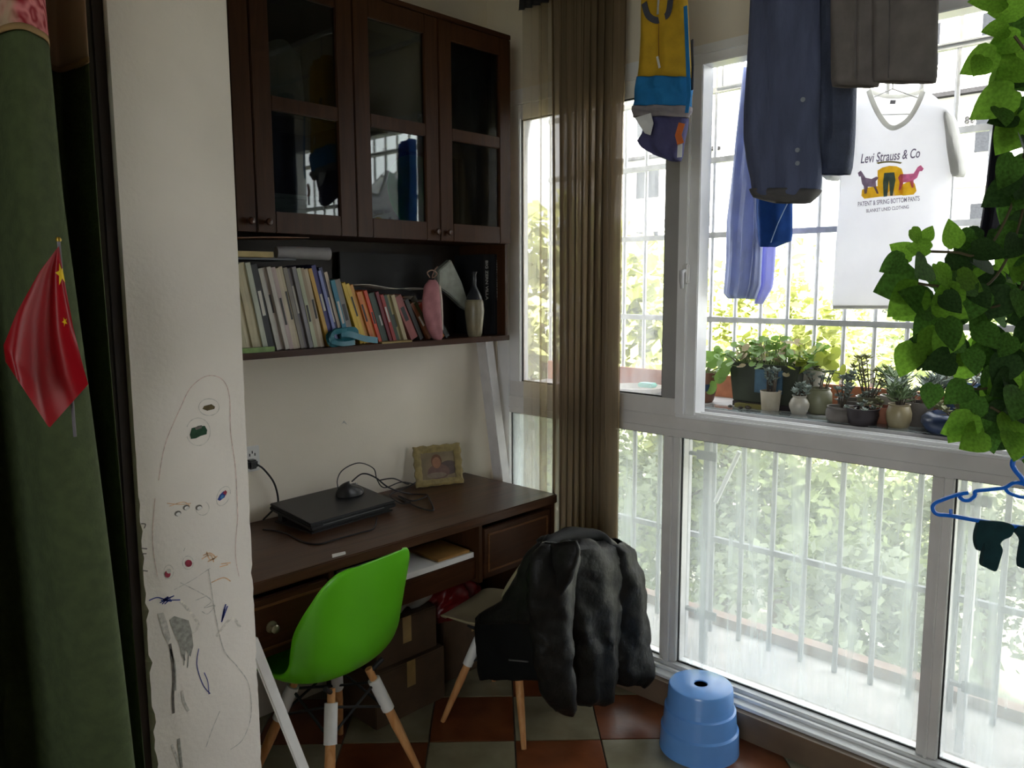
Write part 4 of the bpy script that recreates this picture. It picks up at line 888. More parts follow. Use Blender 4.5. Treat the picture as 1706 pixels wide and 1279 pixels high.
# flag --------------------------------------------------------------
FY = 1.47
fo = empty('hand_flag', at(124,725,y=FY)); tag(fo, 'small red flag with yellow stars hanging from a stick before the green curtain', 'flag')
MB().tube([at(97.5,400,y=FY), at(103,460,y=FY), at(125,727,y=FY+.03)], .0028, 8).build('stick', mat('grey_plastic_stick', srgb(110,104,112), .4), fo, smooth=True)
MB().lathe([(0,-.004),(.004,-.003),(.005,0),(.003,.004),(0,.005)], at(97.5,399,y=FY), 10).build('finial', mat('gilt_plastic', srgb(170,140,50), .3, metal=.5), fo, smooth=True)
def flagp(u, v, lift=0):
    # u: across from stick side, v: down
    ed_r = interp([(0,98,410),(.2,106,458),(.5,122,545),(.8,138,608),(1,147,640)], v); ed_l = interp([(0,93,416),(.2,66,452),(.5,28,520),(.8,6,575),(1,9,602)], v)
    m_ = interp([(0,0),(.6,0),(.85,4),(1,0)], v)[0]
    px = ed_r[0]+(ed_l[0]-ed_r[0])*u; py = ed_r[1]+(ed_l[1]-ed_r[1])*u
    # hem dips to a point
    dip = max(0, 1-abs(u-.50)/.5)*(v**2)*92; py += dip; px += 4*dip/92
    d = .022*math.sin(u*7.2+1.0+v*1.2)*v + .010*math.sin(u*13+v*3)*v
    return at(px, py, y=FY-.006-d-lift)
RED = mat('red_satin', srgb(158,8,24), .45, .05, 10, trans=.15)
MB().grid(flagp, 44, 36).build('cloth', RED, fo, smooth=True)
STAR = mat('yellow_star', srgb(226,190,30), .5)
def star(cu_, cv, ru, rv, rot, clipu=None):
    pts = []
    for k in range(10):
        r = 1 if k % 2 == 0 else .4; a_ = rot+k*math.pi/5; pts.append(flagp(max(.0, cu_+ru*r*math.sin(a_)), cv-rv*r*math.cos(a_), .0016))
    c0 = flagp(max(.01, cu_), cv, .0016)
    MB().add([c0]+pts, [(0, i+1, (i+1) % 10+1) for i in range(10)]).build('star', STAR, fo, solid=.0006)
star(.10, .19, .26, .075, .2); star(.14, .46, .055, .026, .3)
# ================================================================== LAUNDRY
rail = empty('drying_rail', (2.2, .8, 2.72)); tag(rail, 'pair of drying rails under the ceiling carrying the washing', 'rail')
for x in (2.12, 2.47):
    MB().tube([(x, -1.1, 2.72), (x, 1.72, 2.72)], .011, 10).build('rod', STEELW, rail, smooth=True)
    for y in (.3, 1.65): MB().tube([(x, y, 2.72), (x, y, 2.95)], .005, 6).build('hanger_wire', STEELW, rail)
def hookwire(parent, p, x=None, zr=2.72):
    MB().tube(bez([p, Vector((p.x, p.y, zr-.02)), Vector((p.x+.012, p.y, zr+.018)), Vector((p.x-.008, p.y, zr+.018))], 5), .003, 6).build('hook', STEEL, parent, smooth=True)
# --- yellow and blue vest
VX = 2.12
vs_ = empty('vest', at(1105, 0, x=VX)); tag(vs_, 'yellow and blue child vest hanging left of the jeans', 'vest')
YEL = mat('vest_yellow', srgb(206,166,40), .85, .12, 20, .2, 90, trans=.15); BLU = mat('vest_blue', srgb(34,128,196), .85, .1, 20, .2, 90, trans=.15); GRY = mat('vest_grey_trim', srgb(140,134,140), .85, .1, 30); PUR = mat('vest_lining', srgb(92,92,140), .85, .1, 30, trans=.3); DGR = mat('vest_collar', srgb(70,72,84), .8)
A = [(-95,1076,1138),(0,1073,1142),(60,1070,1146),(120,1066,1150),(150,1061,1151),(185,1056,1150),(196,1057,1146)]
def seg(a, b): 
    ys = sorted(set([a, b] + [r[0] for r in A if a < r[0] < b])); return [(y,)+interp(A, y) for y in ys]
K = dict(plane=('x',VX), depth=.034, nu=40, nv=14, fold=.25, freq=3, ph=.5)
lobe(MB(), seg(-95,130), **K).build('yellow_panel', YEL, vs_, smooth=True, solid=.002)
lobe(MB(), seg(130,178), **K).build('blue_panel', BLU, vs_, smooth=True, solid=.002)
lobe(MB(), seg(178,196), **K).build('hem', GRY, vs_, smooth=True, solid=.003)
lobe(MB(), [(186,1066,1146,.9),(205,1074,1144),(222,1074,1141),(236,1064,1138),(246,1072,1136),(258,1092,1134),(268,1118,1132,.5)], ('x',VX+.02), .030, 36, 16, .25, 3, 2).build('lining', PUR, vs_, smooth=True, solid=.002)
MB().prism([at(x, y, x=VX-.040) for x, y in ((1057,196),(1084,188),(1088,205),(1083,225),(1074,222),(1066,210))], (.004,0,0)).build('turned_hem', mat('vest_white', srgb(220,222,226), .8), vs_, bevel=.001)
MB().ribbon([at(x, y, x=VX-.036) for x, y in ((1142,10),(1144,60),(1146,110),(1148,160),(1144,188))], .012, (1,0,0)).build('side_stripe', BLU, vs_, solid=.002)
MB().ribbon([at(x, y, x=VX-.034) for x, y in ((1136,205),(1130,225),(1134,240))], .022, (1,0,0)).build('lining_print', mat('vest_orange', srgb(226,120,60), .8), vs_, solid=.001)
MB().ribbon([at(x, y, x=VX-.034) for x, y in ((1133,240),(1132,262))], .016, (1,0,0)).build('lining_print', mat('vest_white', srgb(220,222,226), .8), vs_, solid=.001)
MB().ribbon(bez([at(x, y, x=VX-.037) for x, y in ((1073,5),(1080,26),(1096,34),(1112,24),(1117,0))], 5), .018, (1,0,0)).build('collar', DGR, vs_, solid=.003)
MB().tube([at(1098,-10,x=VX-.04), at(1096,24,x=VX-.04)], .004, 6).build('zip_head', STEELW, vs_)
MB().tube(bez([at(1098,30,x=VX-.036), at(1097,70,x=VX-.037), at(1098,110,x=VX-.038)], 5), .0015, 5).build('zip', mat('zip_brown', srgb(150,110,40), .6), vs_)
MB().ribbon([at(1095,94,x=VX-.042), at(1099,113,x=VX-.042)], .007, (1,0,0)).build('zip_pull', WHITEP, vs_, solid=.002)
MB().ribbon([at(1153,66,x=VX), at(1154,110,x=VX), at(1153,150,x=VX)], .012, (1,-.6,0)).build('tag', mat('vest_dark_edge', srgb(66,70,80), .8), vs_, solid=.002)
hookwire(vs_, at(1105,-90,x=VX))
# --- jeans
JX = 2.12
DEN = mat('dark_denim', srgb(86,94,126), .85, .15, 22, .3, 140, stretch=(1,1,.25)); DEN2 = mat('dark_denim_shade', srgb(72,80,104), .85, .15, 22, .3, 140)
je = empty('jeans', at(1330, -60, x=JX)); tag(je, 'dark blue denim jeans hanging legs down before the window', 'jeans')
lobe(MB(), [(-90,1256,1362),(0,1255,1362),(60,1252,1362),(120,1248,1364),(180,1243,1362),(230,1242,1362),(275,1248,1366),(300,1254,1366),(318,1256,1364),(330,1262,1352,.9)], ('x',JX), .045, 48, 40, .16, 3, .3).build('leg', DEN, je, smooth=True, solid=.004)
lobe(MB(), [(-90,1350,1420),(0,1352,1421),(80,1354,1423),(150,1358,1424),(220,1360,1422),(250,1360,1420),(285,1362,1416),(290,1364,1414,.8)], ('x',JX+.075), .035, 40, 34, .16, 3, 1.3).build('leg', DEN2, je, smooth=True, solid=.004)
lobe(MB(), [(316,1253,1366),(330,1260,1355),(337,1290,1348,.6)], ('x',JX), .050, 48, 6, .16, 3, .3).build('hem', mat('denim_hem', srgb(86,84,86), .85), je, smooth=True, solid=.004)
for px, py in ((1338,166), (1329,250), (1329,272)): 
    q = at(px, py, x=JX-.050); bt = MB().lathe([(0,0),(.006,0),(.006,.003),(0,.004)], n=12); bt.v = [Vector((q.x-v.z, q.y+v.x, q.z+v.y)) for v in bt.v]; bt.build('button', mat('pale_button', (.30,.33,.40,1), .4), je, smooth=True)
hookwire(je, at(1310,-85,x=JX))
# --- grey trousers
gt = empty('grey_trousers', at(1480, -60, x=2.05)); tag(gt, 'dark grey trousers hanging above the white shirt', 'trousers')
GT = mat('charcoal_cloth', srgb(124,118,118), .9, .12, 20, .15, 120, trans=.08)
lobe(MB(), [(-90,1385,1470),(0,1386,1470),(80,1386,1468),(130,1386,1466),(144,1388,1462,.9)], ('x',2.06), .025, 36, 20, .2, 3, .2).build('leg', GT, gt, smooth=True, solid=.003)
lobe(MB(), [(-90,1455,1562),(0,1456,1562),(80,1456,1560),(130,1456,1560),(137,1458,1558,.9)], ('x',2.03), .025, 36, 20, .2, 3, 2.2).build('leg', GT, gt, smooth=True, solid=.003)
for px in (1427, 1482): MB().tube([at(px,-80,x=2.0), at(px-1,60,x=2.002), at(px-2,130,x=2.004)], .0018, 5).build('seam', mat('grey_seam', srgb(110,106,108), .9), gt)
hookwire(gt, at(1475,-85,x=2.05))
# --- pale blue shirt + lilac shirt + blue shorts behind the jeans
PB_ = mat('pale_blue_shirt', srgb(188,196,222), .85, .08, 14, .2, 80, trans=.6); LI = mat('lilac_shirt', srgb(206,208,240), .85, .06, 14, trans=.65); SB_ = mat('royal_blue_jersey', srgb(44,100,184), .8, .12, 20, trans=.5)
sh1 = empty('shirt', at(1250, 100, x=2.78)); tag(sh1, 'pale grey blue shirt hanging behind the jeans', 'shirt')
lobe(MB(), [(115,1240,1290),(160,1236,1290),(230,1228,1282),(300,1220,1276),(370,1212,1272),(430,1212,1266),(470,1209,1264),(492,1207,1258),(497,1214,1250,.8)], ('x',2.78), .035, 44, 44, .35, 4, .4).build('body', PB_, sh1, smooth=True, solid=.002)
lobe(MB(), [(300,1258,1270),(370,1258,1270),(430,1256,1268),(475,1250,1266),(498,1244,1258,.8)], ('x',2.72), .018, 24, 26, .3, 3, 1).build('sleeve', PB_, sh1, smooth=True, solid=.002)
hookwire(sh1, at(1262,120,x=2.80), None, 2.33)
sh2 = empty('shirt', at(1280, 380, x=2.83)); tag(sh2, 'long lilac shirt tail hanging behind the blue jersey', 'shirt')
lobe(MB(), [(115,1262,1296),(200,1262,1296),(330,1262,1296),(410,1264,1292),(470,1264,1288),(480,1262,1286),(506,1258,1270,.7)], ('x',2.88), .02, 30, 30, .3, 3, .4).build('body', LI, sh2, smooth=True, solid=.002); hookwire(sh2, at(1278,120,x=2.80), None, 2.33)
jr = empty('jersey', at(1290, 330, x=2.70)); tag(jr, 'royal blue jersey hanging just behind the jeans hem', 'jersey')
lobe(MB(), [(115,1268,1316),(200,1264,1318),(320,1262,1318),(360,1262,1319),(395,1264,1319),(405,1266,1316),(411,1268,1292,.8)], ('x',2.68), .03, 36, 30, .25, 3, .4).build('body', SB_, jr, smooth=True, solid=.002)
MB().tube(bez([at(1312,338,x=2.642), at(1296,372,x=2.64), at(1284,404,x=2.642)], 5), .002, 5).build('piping', mat('jersey_piping', srgb(150,180,220), .8), jr); hookwire(jr, at(1290,120,x=2.80), None, 2.33)
# --- white printed T-shirt
TX = 2.80
ts = empty('tshirt', at(1490, 150, x=TX)); tag(ts, 'white T-shirt with a two horse print hanging on a hanger by the window', 'T-shirt')
TSM = mat('white_cotton', (.93,.93,.95,1), .9, .02, 8, .1, 120, trans=.68)
outl = [(150,1447,1541),(158,1434,1554),(172,1418,1572),(190,1408,1588),(215,1402,1590),(245,1399,1588),(300,1398,1585),(380,1394,1580),(450,1390,1576),(505,1386,1574),(515,1388,1572)]
neck = [(1447,150),(1455,172),(1464,190),(1476,207),(1487,213),(1498,210),(1512,200),(1526,180),(1538,152)]
def tsd(px, py, side):
    e = max(0, 1-((px-1490)/104)**2); fold = .010*math.sin((px-1390)/17+py/90)*(min(1,max(0,(py-330)/120)))+.005*math.sin(px/30+py/60)
    return TX + side*(.040*e**.6+.002) + fold
def tsf(px, py, side=-1, lift=0):
    return at(px, py, x=tsd(px, py, side)+lift*side)
fr_ = MB(); nu_, nvv = 40, 44
def front(u, v):
    # columns across, v down; the top edge follows shoulders and neckline
    py1 = 515; 
    px0 = 1400+186*u
    top = interp([(1400,215),(1404,198),(1418,172),(1434,158),(1447,150),(1455,172),(1464,190),(1476,207),(1487,213),(1498,210),(1512,200),(1526,180),(1538,152),(1541,150),(1554,158),(1572,172),(1586,190)], px0)[0]
    py = top+(py1-top)*v; l, r = interp(outl, py); px = px0 + ((l+(r-l)*u)-px0)*min(1, v*1.6)
    return tsf(px, py)
def backf(u, v):
    px0 = 1400+186*u; top = interp([(1400,215),(1404,198),(1418,172),(1434,158),(1447,150),(1466,158),(1490,161),(1520,157),(1541,150),(1554,158),(1572,172),(1586,190)], px0)[0]
    py = top+(515-top)*v; l, r = interp(outl, py); px = px0 + ((l+(r-l)*u)-px0)*min(1, v*1.6); return tsf(px, py, 1)
MB().grid(front, 60, nvv).build('front', TSM, ts, smooth=True, solid=.0015); MB().grid(backf, 50, nvv).build('back', TSM, ts, smooth=True, solid=.0015)
NK = mat('neck_rib', (.80,.80,.77,1), .9, .05, trans=.5)
MB().ribbon(bez([tsf(x, y, -1, .003) for x, y in neck], 4), .016, (1,0,0)).build('neckband', NK, ts, solid=.002)
MB().ribbon(bez([tsf(x, y, 1, -.003) for x, y in ((1447,150),(1466,158),(1490,161),(1520,157),(1540,150))], 4), .014, (1,0,0)).build('neckband', NK, ts, solid=.002)
SLV = mat('sleeve_cotton', (.80,.80,.79,1), .9, .05, 8, .1, 120, trans=.5)
lobe(MB(), [(171,1558,1573,.3),(184,1566,1584,.7),(200,1572,1592),(225,1576,1598),(250,1580,1603),(275,1584,1607),(288,1586,1608),(294,1589,1604,.9)], ('x',TX), .032, 28, 20, .1, 2, 0).build('sleeve', SLV, ts, smooth=True, solid=.002)
lobe(MB(), [(178,1408,1420,.4),(200,1396,1412),(240,1384,1404),(275,1376,1402),(292,1372,1400),(300,1380,1392,.7)], ('x',TX+.01), .05, 28, 20, .1, 2, 0).build('sleeve', SLV, ts, smooth=True, solid=.002)
MB().ribbon([tsf(1388+184*i/20, 511, -1, .002) for i in range(21)], .010, (1,0,0)).build('hem', NK, ts, solid=.001)
MB().ribbon([tsf(1483,170,1,-.006), tsf(1492,170,1,-.006)], .012, (1,0,0)).build('size_label', mat('label_ink', srgb(90,90,96), .8), ts, solid=.0006)
# print
INK = mat('print_ink', srgb(120,112,132), .8, trans=.3); PY_ = mat('print_yellow', srgb(250,196,50), .8, .12, 40, trans=.5); PM = mat('print_purple_grey', srgb(150,130,150), .8, .15, 60, trans=.4); PP = mat('print_pink', srgb(220,120,160), .8, .15, 60, trans=.5); PJ = mat('print_teal', srgb(90,120,134), .8, .2, 60, trans=.4); PO = mat('print_olive', srgb(150,140,84), .8)
def tprint(poly, m_, lift=.0025):
    pts = [tsf(x, y, -1, lift) for x, y in poly]
    me = MB().add(pts, [tuple(range(len(pts)))]); o = me.build('print', m_, ts); return o
def band(cx, cy, r0, r1, a0, a1, m_, lift=.0025, ky=.5):
    mb = MB(); pts = []
    for k in range(17):
        a_ = rad(a0+(a1-a0)*k/16)
        pts += [tsf(cx+r0*math.cos(a_), cy-r0*ky*math.sin(a_), -1, lift), tsf(cx+r1*math.cos(a_), cy-r1*ky*math.sin(a_), -1, lift)]
    mb.add(pts, [(2*k, 2*k+1, 2*k+3, 2*k+2) for k in range(16)]).build('print', m_, ts)
band(1482, 287, 36, 42, 60, 122, PO, ky=.45)
tprint([(1462,284),(1470,279),(1482,276),(1494,277),(1502,281),(1505,290),(1504,325),(1462,328)], PY_)
tprint([(1436,316),(1446,312),(1462,310),(1464,328),(1440,331),(1435,326)], PY_); tprint([(1496,318),(1502,308),(1518,300),(1524,306),(1527,318),(1522,324),(1504,326)], PY_)
tprint([(1473,288),(1490,287),(1492,300),(1487,326),(1483,326),(1481,300),(1478,327),(1472,328),(1471,304)], PJ, .004)
# horses
tprint([(1429,288),(1434,284),(1437,288),(1442,296),(1452,298),(1460,294),(1464,296),(1459,302),(1460,312),(1464,322),(1461,323),(1455,311),(1446,311),(1444,322),(1440,323),(1439,310),(1436,306),(1434,294),(1431,294)], PM, .004)
tprint([(1539,281),(1534,275),(1529,278),(1522,289),(1510,290),(1500,290),(1496,296),(1499,304),(1497,316),(1500,317),(1505,304),(1516,303),(1519,313),(1522,312),(1522,300),(1528,296),(1532,285),(1536,285)], PP, .004)
def tlet(txt, x0, y0, x1, y1, hpx, shear=0):
    """lettering laid on the shirt along the line (x0,y0)-(x1,y1)"""
    o = text_mesh(txt, 1, INK, Matrix.Identity(4), 'lettering', ts, 0, 1, .012); co = [v.co.copy() for v in o.data.vertices]; W_ = max(c.x for c in co)
    for v, c in zip(o.data.vertices, co):
        t = (c.x+shear*c.y)/W_; px = x0+(x1-x0)*t; py = y0+(y1-y0)*t-c.y*hpx
        v.co = tsf(px, py, -1, .003) - wloc(ts)
tlet('Levi Strauss & Co', 1433, 272, 1532, 262, 22, .25); tlet('PATENT & SPRING BOTTOM PANTS', 1429, 344, 1532, 334, 11); tlet('BLANKET LINED CLOTHING', 1443, 354, 1514, 347, 8)
# hanger inside the shirt
hg = empty('wire_hanger', at(1490, 150, x=TX)); tag(hg, 'thin wire hanger holding the white T-shirt', 'hanger')
sL, sR, tp_ = at(1424,176,x=TX), at(1566,176,x=TX), at(1487,148,x=TX)
MB().tube([tp_, sL, at(1424,192,x=TX), at(1566,189,x=TX), sR, tp_], .0022, 6).build('wire', STEELW, hg); MB().tube(bez([tp_, tp_+Vector((0,0,.03)), Vector((TX,tp_.y,2.30)), Vector((TX-.010,tp_.y,2.345)), Vector((TX+.012,tp_.y,2.348))], 5), .0022, 6).build('hook', STEELW, hg)
# --- dark trousers at the right
dt = empty('navy_trousers', at(1680, 100, x=2.30)); tag(dt, 'narrow navy trouser leg hanging behind the trailing plant', 'trousers')
lobe(MB(), [(-120,1680,1716),(0,1676,1708),(150,1664,1692),(220,1656,1682),(300,1646,1674),(360,1638,1668),(395,1632,1662)], ('x',2.30), .03, 28, 26, .2, 3, 0).build('leg', mat('navy_cloth', srgb(34,32,48), .9, .15), dt, smooth=True, solid=.003)
hookwire(dt, at(1698,-115,x=2.30))
# --- more washing farther along the rail (towels added out of view to shade the white wall end; mirrored in the cabinet)
for k, (nm, y0_, y1_, zb_, col_, lab) in enumerate((('jersey', -.02, .20, 1.95, (40,60,130), 'violet blue jersey at the far end of the drying rail'), ('towel', -.50, -.10, 1.75, (92,90,96), 'grey bath towel added out of view on the drying rail to shade the wall end'), ('towel', -.95, -.56, 1.70, (110,70,60), 'brown bath towel added out of view on the drying rail to shade the wall end'))):
    e_ = empty(nm, (2.12, (y0_+y1_)/2, zb_)); tag(e_, lab, nm); tb_ = MB()
    def tw(u, v, y0_=y0_, y1_=y1_, zb_=zb_, k=k):
        a_ = u*6.283; c_, s_ = math.cos(a_), math.sin(a_); z_ = 2.732-(2.732-zb_)*v
        return Vector((2.12+(.016+.02*v*(1-v)*2)*math.copysign(abs(s_)**.7, s_)*(1+.4*math.sin(6*c_+k)), (y0_+y1_)/2+(y1_-y0_)/2*math.copysign(abs(c_)**.6, c_), z_))
    tb_.grid(tw, 40, 16, closeu=True); tb_.build('cloth', mat('washing_%d' % k, srgb(*col_), .9, .12, 20), e_, smooth=True, solid=.004)

# ================================================================== POTTED PLANTS ON THE SHELF
SOIL = mat('soil', (.05,.04,.03,1), .95, .3, 40)
SUC = [mat('succulent_grey', (.26,.31,.27,1), .6, .2, 20, trans=.2), mat('succulent_green', (.18,.26,.12,1), .5, .25, 20, trans=.25), mat('succulent_olive', (.28,.29,.15,1), .6, .25, 20, trans=.3), mat('geranium_green', (.17,.27,.05,1), .5, .3, 15, trans=.4)]
def pot(px, py, x, prof, potm, label, hgt=None):
    """pot at the shelf point seen at pixel px, depth x"""
    q = at(px, py, x=x); b = Vector((x, q.y, SH)); e = empty('potted_plant', b); tag(e, label, 'potted plant', 'potted plants on the sill shelf')
    MB().lathe(prof+[(prof[-1][0]-.004, prof[-1][1]), (prof[-1][0]-.005, prof[-1][1]-.014)], b, 28).build('pot', potm, e, smooth=50)
    zt = prof[-1][1]; MB().lathe([(0,zt-.012),(prof[-1][0]*.96-.003,zt-.014)], b, 20).build('soil', SOIL, e)
    return e, b+Vector((0,0,zt-.012)), prof[-1][0]
def leaf3(mb, base, d, L, W, up_=Vector((0,0,1))):
    d = d.normalized(); s = d.cross(up_); s = s.normalized() if s.length > 1e-4 else Vector((1,0,0)); n_ = s.cross(d)
    mb.add([base, base+d*L*.5+s*W*.5+n_*W*.15, base+d*L+n_*L*.1, base+d*L*.5-s*W*.5+n_*W*.15, base+d*L*.5-n_*W*.25], [(0,1,4),(1,2,4),(2,3,4),(3,0,4),(0,3,2,1)])
def rosettes(e, c, r, hts, m_, seed, nst=6, L=.02, W=.012, nl=16, spread=.5):
    rs = random.Random(seed); sm = MB(); fm = MB()
    for k in range(nst):
        a = rs.random()*6.283; rr = r*rs.random()**.5*spread; b = c+Vector((rr*math.cos(a), rr*math.sin(a), 0)); t_ = c+Vector((r*1.15*math.cos(a)*rs.uniform(.3,1.1), r*1.15*math.sin(a)*rs.uniform(.3,1.1), hts*rs.uniform(.5,1)))
        sm.tube([b, (b+t_)/2+Vector((0,0,.008)), t_], [.003,.0025,.002], 5)
        for j in range(nl):
            f_ = rs.uniform(.45,1) if j > nl*.55 else 1; p = b.lerp(t_, f_); aa = j*2.4; d = Vector((math.cos(aa), math.sin(aa), rs.uniform(.1,.9))); leaf3(fm, p, d, L*rs.uniform(.7,1.2), W)
    sm.build('stems', BARK, e); tag(fm.build('foliage', m_, e, smooth=True), kind='stuff')
GLZ = mat('grey_white_glaze', srgb(176,170,156), .35, .12, 14); STN = mat('stained_white_pot', srgb(170,158,136), .6, .2, 9, col2=srgb(196,188,170)); SAGE = mat('sage_glaze', srgb(126,126,100), .4, .12, 14); TANP = mat('tan_glaze', srgb(152,140,108), .35, .12, 14); DARKC = mat('dark_brown_clay', srgb(44,36,38), .6, .2); GREYP = mat('grey_clay', srgb(104,98,92), .7, .2); BLUB = mat('slate_blue_glaze', srgb(40,56,86), .3, .15, 10); TERR = mat('terracotta', srgb(160,104,80), .8, .15)
# big trough with geranium
tq0, tq1 = at(1230, 640, x=2.875), at(1345, 640, x=2.875)
tr_ = empty('planter_trough', (2.875, (tq0.y+tq1.y)/2, SH)); tag(tr_, 'long dark green planter trough full of geranium leaves', 'planter')
y0, y1 = tq1.y, tq0.y; zt = at(1280, 607, x=2.815).z
DG = mat('dark_green_trough', srgb(52,58,44), .7, .3, 8); inn_ = .012
MB().add([(2.805,y0+.015,SH+.018),(2.945,y0+.015,SH+.018),(2.945,y1-.015,SH+.018),(2.805,y1-.015,SH+.018),(2.795,y0,zt),(2.955,y0,zt),(2.955,y1,zt),(2.795,y1,zt),(2.807,y0+.012,zt),(2.943,y0+.012,zt),(2.943,y1-.012,zt),(2.807,y1-.012,zt),(2.810,y0+.015,zt-.02),(2.940,y0+.015,zt-.02),(2.940,y1-.015,zt-.02),(2.810,y1-.015,zt-.02)],
         [(0,3,2,1),(0,1,5,4),(1,2,6,5),(2,3,7,6),(3,0,4,7),(4,5,9,8),(5,6,10,9),(6,7,11,10),(7,4,8,11),(8,9,13,12),(9,10,14,13),(10,11,15,14),(11,8,12,15)]).build('trough', DG, tr_, bevel=.003)
MB().box(2.811,2.939,y0+.016,y1-.016,zt-.03,zt-.014).build('soil', SOIL, tr_)
MB().box(2.787,2.797,at(1304,630,x=2.795).y,at(1259,630,x=2.795).y,SH+.06,zt-.018).build('blue_label', mat('blue_label', srgb(62,92,112), .6, .3, 18), tr_)
MB().box(2.795,2.925,y0+.02,y1-.02,SH,SH+.018).build('foot_board', DARKC, tr_)
def roundleaf():
    mb = MB(); n_ = 12; vs = [Vector((0,0,0))]
    for k in range(n_):
        a = 2*math.pi*k/n_; r = 1-.55*max(0, math.cos(a-math.pi))**8; vs.append(Vector((r*math.cos(a), r*math.sin(a), .16*r*r+.03*math.sin(4*a))))
    mb.add(vs, [(0,k+1,(k+1) % n_+1) for k in range(n_)]); return mb
GLM = [mat('geranium_leaf', (.15,.27,.05,1), .5, .25, 30, trans=.42), mat('geranium_leaf_yellow', (.34,.40,.06,1), .5, .2, 30, trans=.5), mat('geranium_leaf_dry', (.36,.30,.18,1), .8, .2, 30, trans=.3)]
RLM = [roundleaf().mesh('leaf', g_, smooth=True) for g_ in GLM]
def putleaf(e, me, p, size, nrm, roll, name='leaf'):
    o = bpy.data.objects.new(name, me); COL.objects.link(o); o.parent = e; z = Vector(nrm).normalized(); x = z.orthogonal().normalized(); y = z.cross(x)
    M = Matrix((x, y, z)).transposed().to_4x4() @ Matrix.Rotation(roll, 4, 'Z') @ Matrix.Diagonal((size, size, size, 1)); M.translation = Vector(p)-wloc(e); o.matrix_local = M; return o
rg_ = random.Random(11); stm = MB()
for k in range(190):
    t = rg_.random(); y = y1+.03-(y1-y0+.10)*t; px_ = 2.875+rg_.gauss(0,.055); hz_ = zt+.012+.085*rg_.random()**1.3*(1.15-abs(t-.55)) - (.05 if abs(px_-2.875) > .085 else 0)
    mi = 1 if t > .72 and rg_.random() < .6 else (2 if rg_.random() < .28 and t < .75 else 0)
    p = Vector((px_, y, hz_)); putleaf(tr_, RLM[mi], p, rg_.uniform(.013,.023), (rg_.gauss(-.25,.45), rg_.gauss(0,.45), 1), rg_.random()*6.3); stm.tube([Vector((2.875+(px_-2.875)*.5, min(max(y,y0+.03),y1-.03), zt-.015)), p], .0016, 4)
for px, py, s in ((1372,597,.034), (1400,622,.036), (1385,605,.03), (1333,612,.03), (1390,590,.028)):
    p = at(px, py, x=2.825); putleaf(tr_, RLM[1], p, s, (-.9, rg_.gauss(0,.3), .55), rg_.random()*6.3); stm.tube([Vector((2.865, y0+.05, zt-.01)), p], .0016, 4)
stm.build('stems', mat('green_stem', (.2,.26,.1,1), .7), tr_)
tag(MB().box(2.752,2.784,y1-.16,y1-.05,SH,SH+.016).build('wood_block', mat('mossy_wood', srgb(120,112,64), .9), bevel=.002), 'small yellow green wood block in front of the trough', 'block')
# left pot with round leaves behind the jamb
e, c, r = pot(1172, 640, 2.80, [(.036,0),(.042,.01),(.050,.045),(.047,.075),(.050,.082),(.052,.12)], mat('banded_pot', srgb(120,80,64), .5, .2, 6), 'brown and blue banded pot with round leaves beside the window post')
MB().lathe([(.0515,.048),(.0520,.06),(.0505,.075)], Vector((c.x,c.y,SH)), 28).build('blue_band', BLUB, e, smooth=True)
stm = MB()
for k in range(22):
    p = c+Vector((rg_.gauss(-.01,.045), rg_.gauss(-.02,.06), rg_.uniform(-.03,.10))); putleaf(e, RLM[0], p, rg_.uniform(.018,.03), (rg_.gauss(-.6,.4), rg_.gauss(0,.5), .7), rg_.random()*6.3); stm.tube([c, p], .0016, 4)
for px, py in ((1201,628), (1190,603), (1208,618), (1186,646), (1212,607)):
    p = at(px, py, x=2.77); putleaf(e, RLM[0], p, .029, (-.95,.2,.3), rg_.random()*6.3); stm.tube([c, p], .0016, 4)
stm.build('stems', mat('green_stem', (.2,.26,.1,1), .7), e)
e, c, r = pot(1284, 660, 2.755, [(.028,0),(.031,.004),(.037,.068),(.039,.076)], STN, 'stained white pot with a grey green succulent before the trough'); rosettes(e, c, r, .095, SUC[0], 1, 7, .02, .013, 16)
e, c, r = pot(1332, 660, 2.735, [(.020,0),(.024,.004),(.034,.030),(.035,.042),(.028,.058),(.022,.064),(.026,.072)], GLZ, 'small white jar shaped pot with a tight grey succulent'); rosettes(e, c, r*1.3, .055, SUC[0], 2, 9, .018, .012, 16)
e, c, r = pot(1365, 650, 2.82, [(.030,0),(.036,.006),(.046,.04),(.044,.075),(.036,.088),(.040,.094)], SAGE, 'round sage green pot with a leafless looking succulent'); rosettes(e, c, r*1.5, .075, SUC[0], 3, 6, .018, .014, 10)
e, c, r = pot(1349, 610, 2.90, [(.034,0),(.05,.10),(.055,.15)], mat('pale_stone_pot', srgb(150,146,134), .8, .15), 'pale stone pot at the right end of the trough'); rosettes(e, c, r, .04, SUC[2], 31, 5, .02, .014, 10)
e, c, r = pot(1402, 690, 2.70, [(.036,0),(.044,.004),(.052,.024),(.050,.042),(.046,.046),(.048,.054)], GREYP, 'low grey bowl with a small tree shaped succulent'); rosettes(e, c, r*.9, .125, SUC[0], 4, 8, .019, .012, 26, .2)
e, c, r = pot(1425, 665, 2.86, [(.045,0),(.055,.02),(.058,.05),(.062,.058)], GREYP, 'grey dish behind the low grey bowl'); rosettes(e, c, r, .05, SUC[0], 5, 7, .018, .012, 10)
e, c, r = pot(1437, 700, 2.685, [(.036,0),(.042,.004),(.050,.034),(.048,.048),(.053,.058)], DARKC, 'dark brown scalloped pot in the middle of the row'); rosettes(e, c, r, .022, SUC[0], 6, 6, .016, .010, 8)
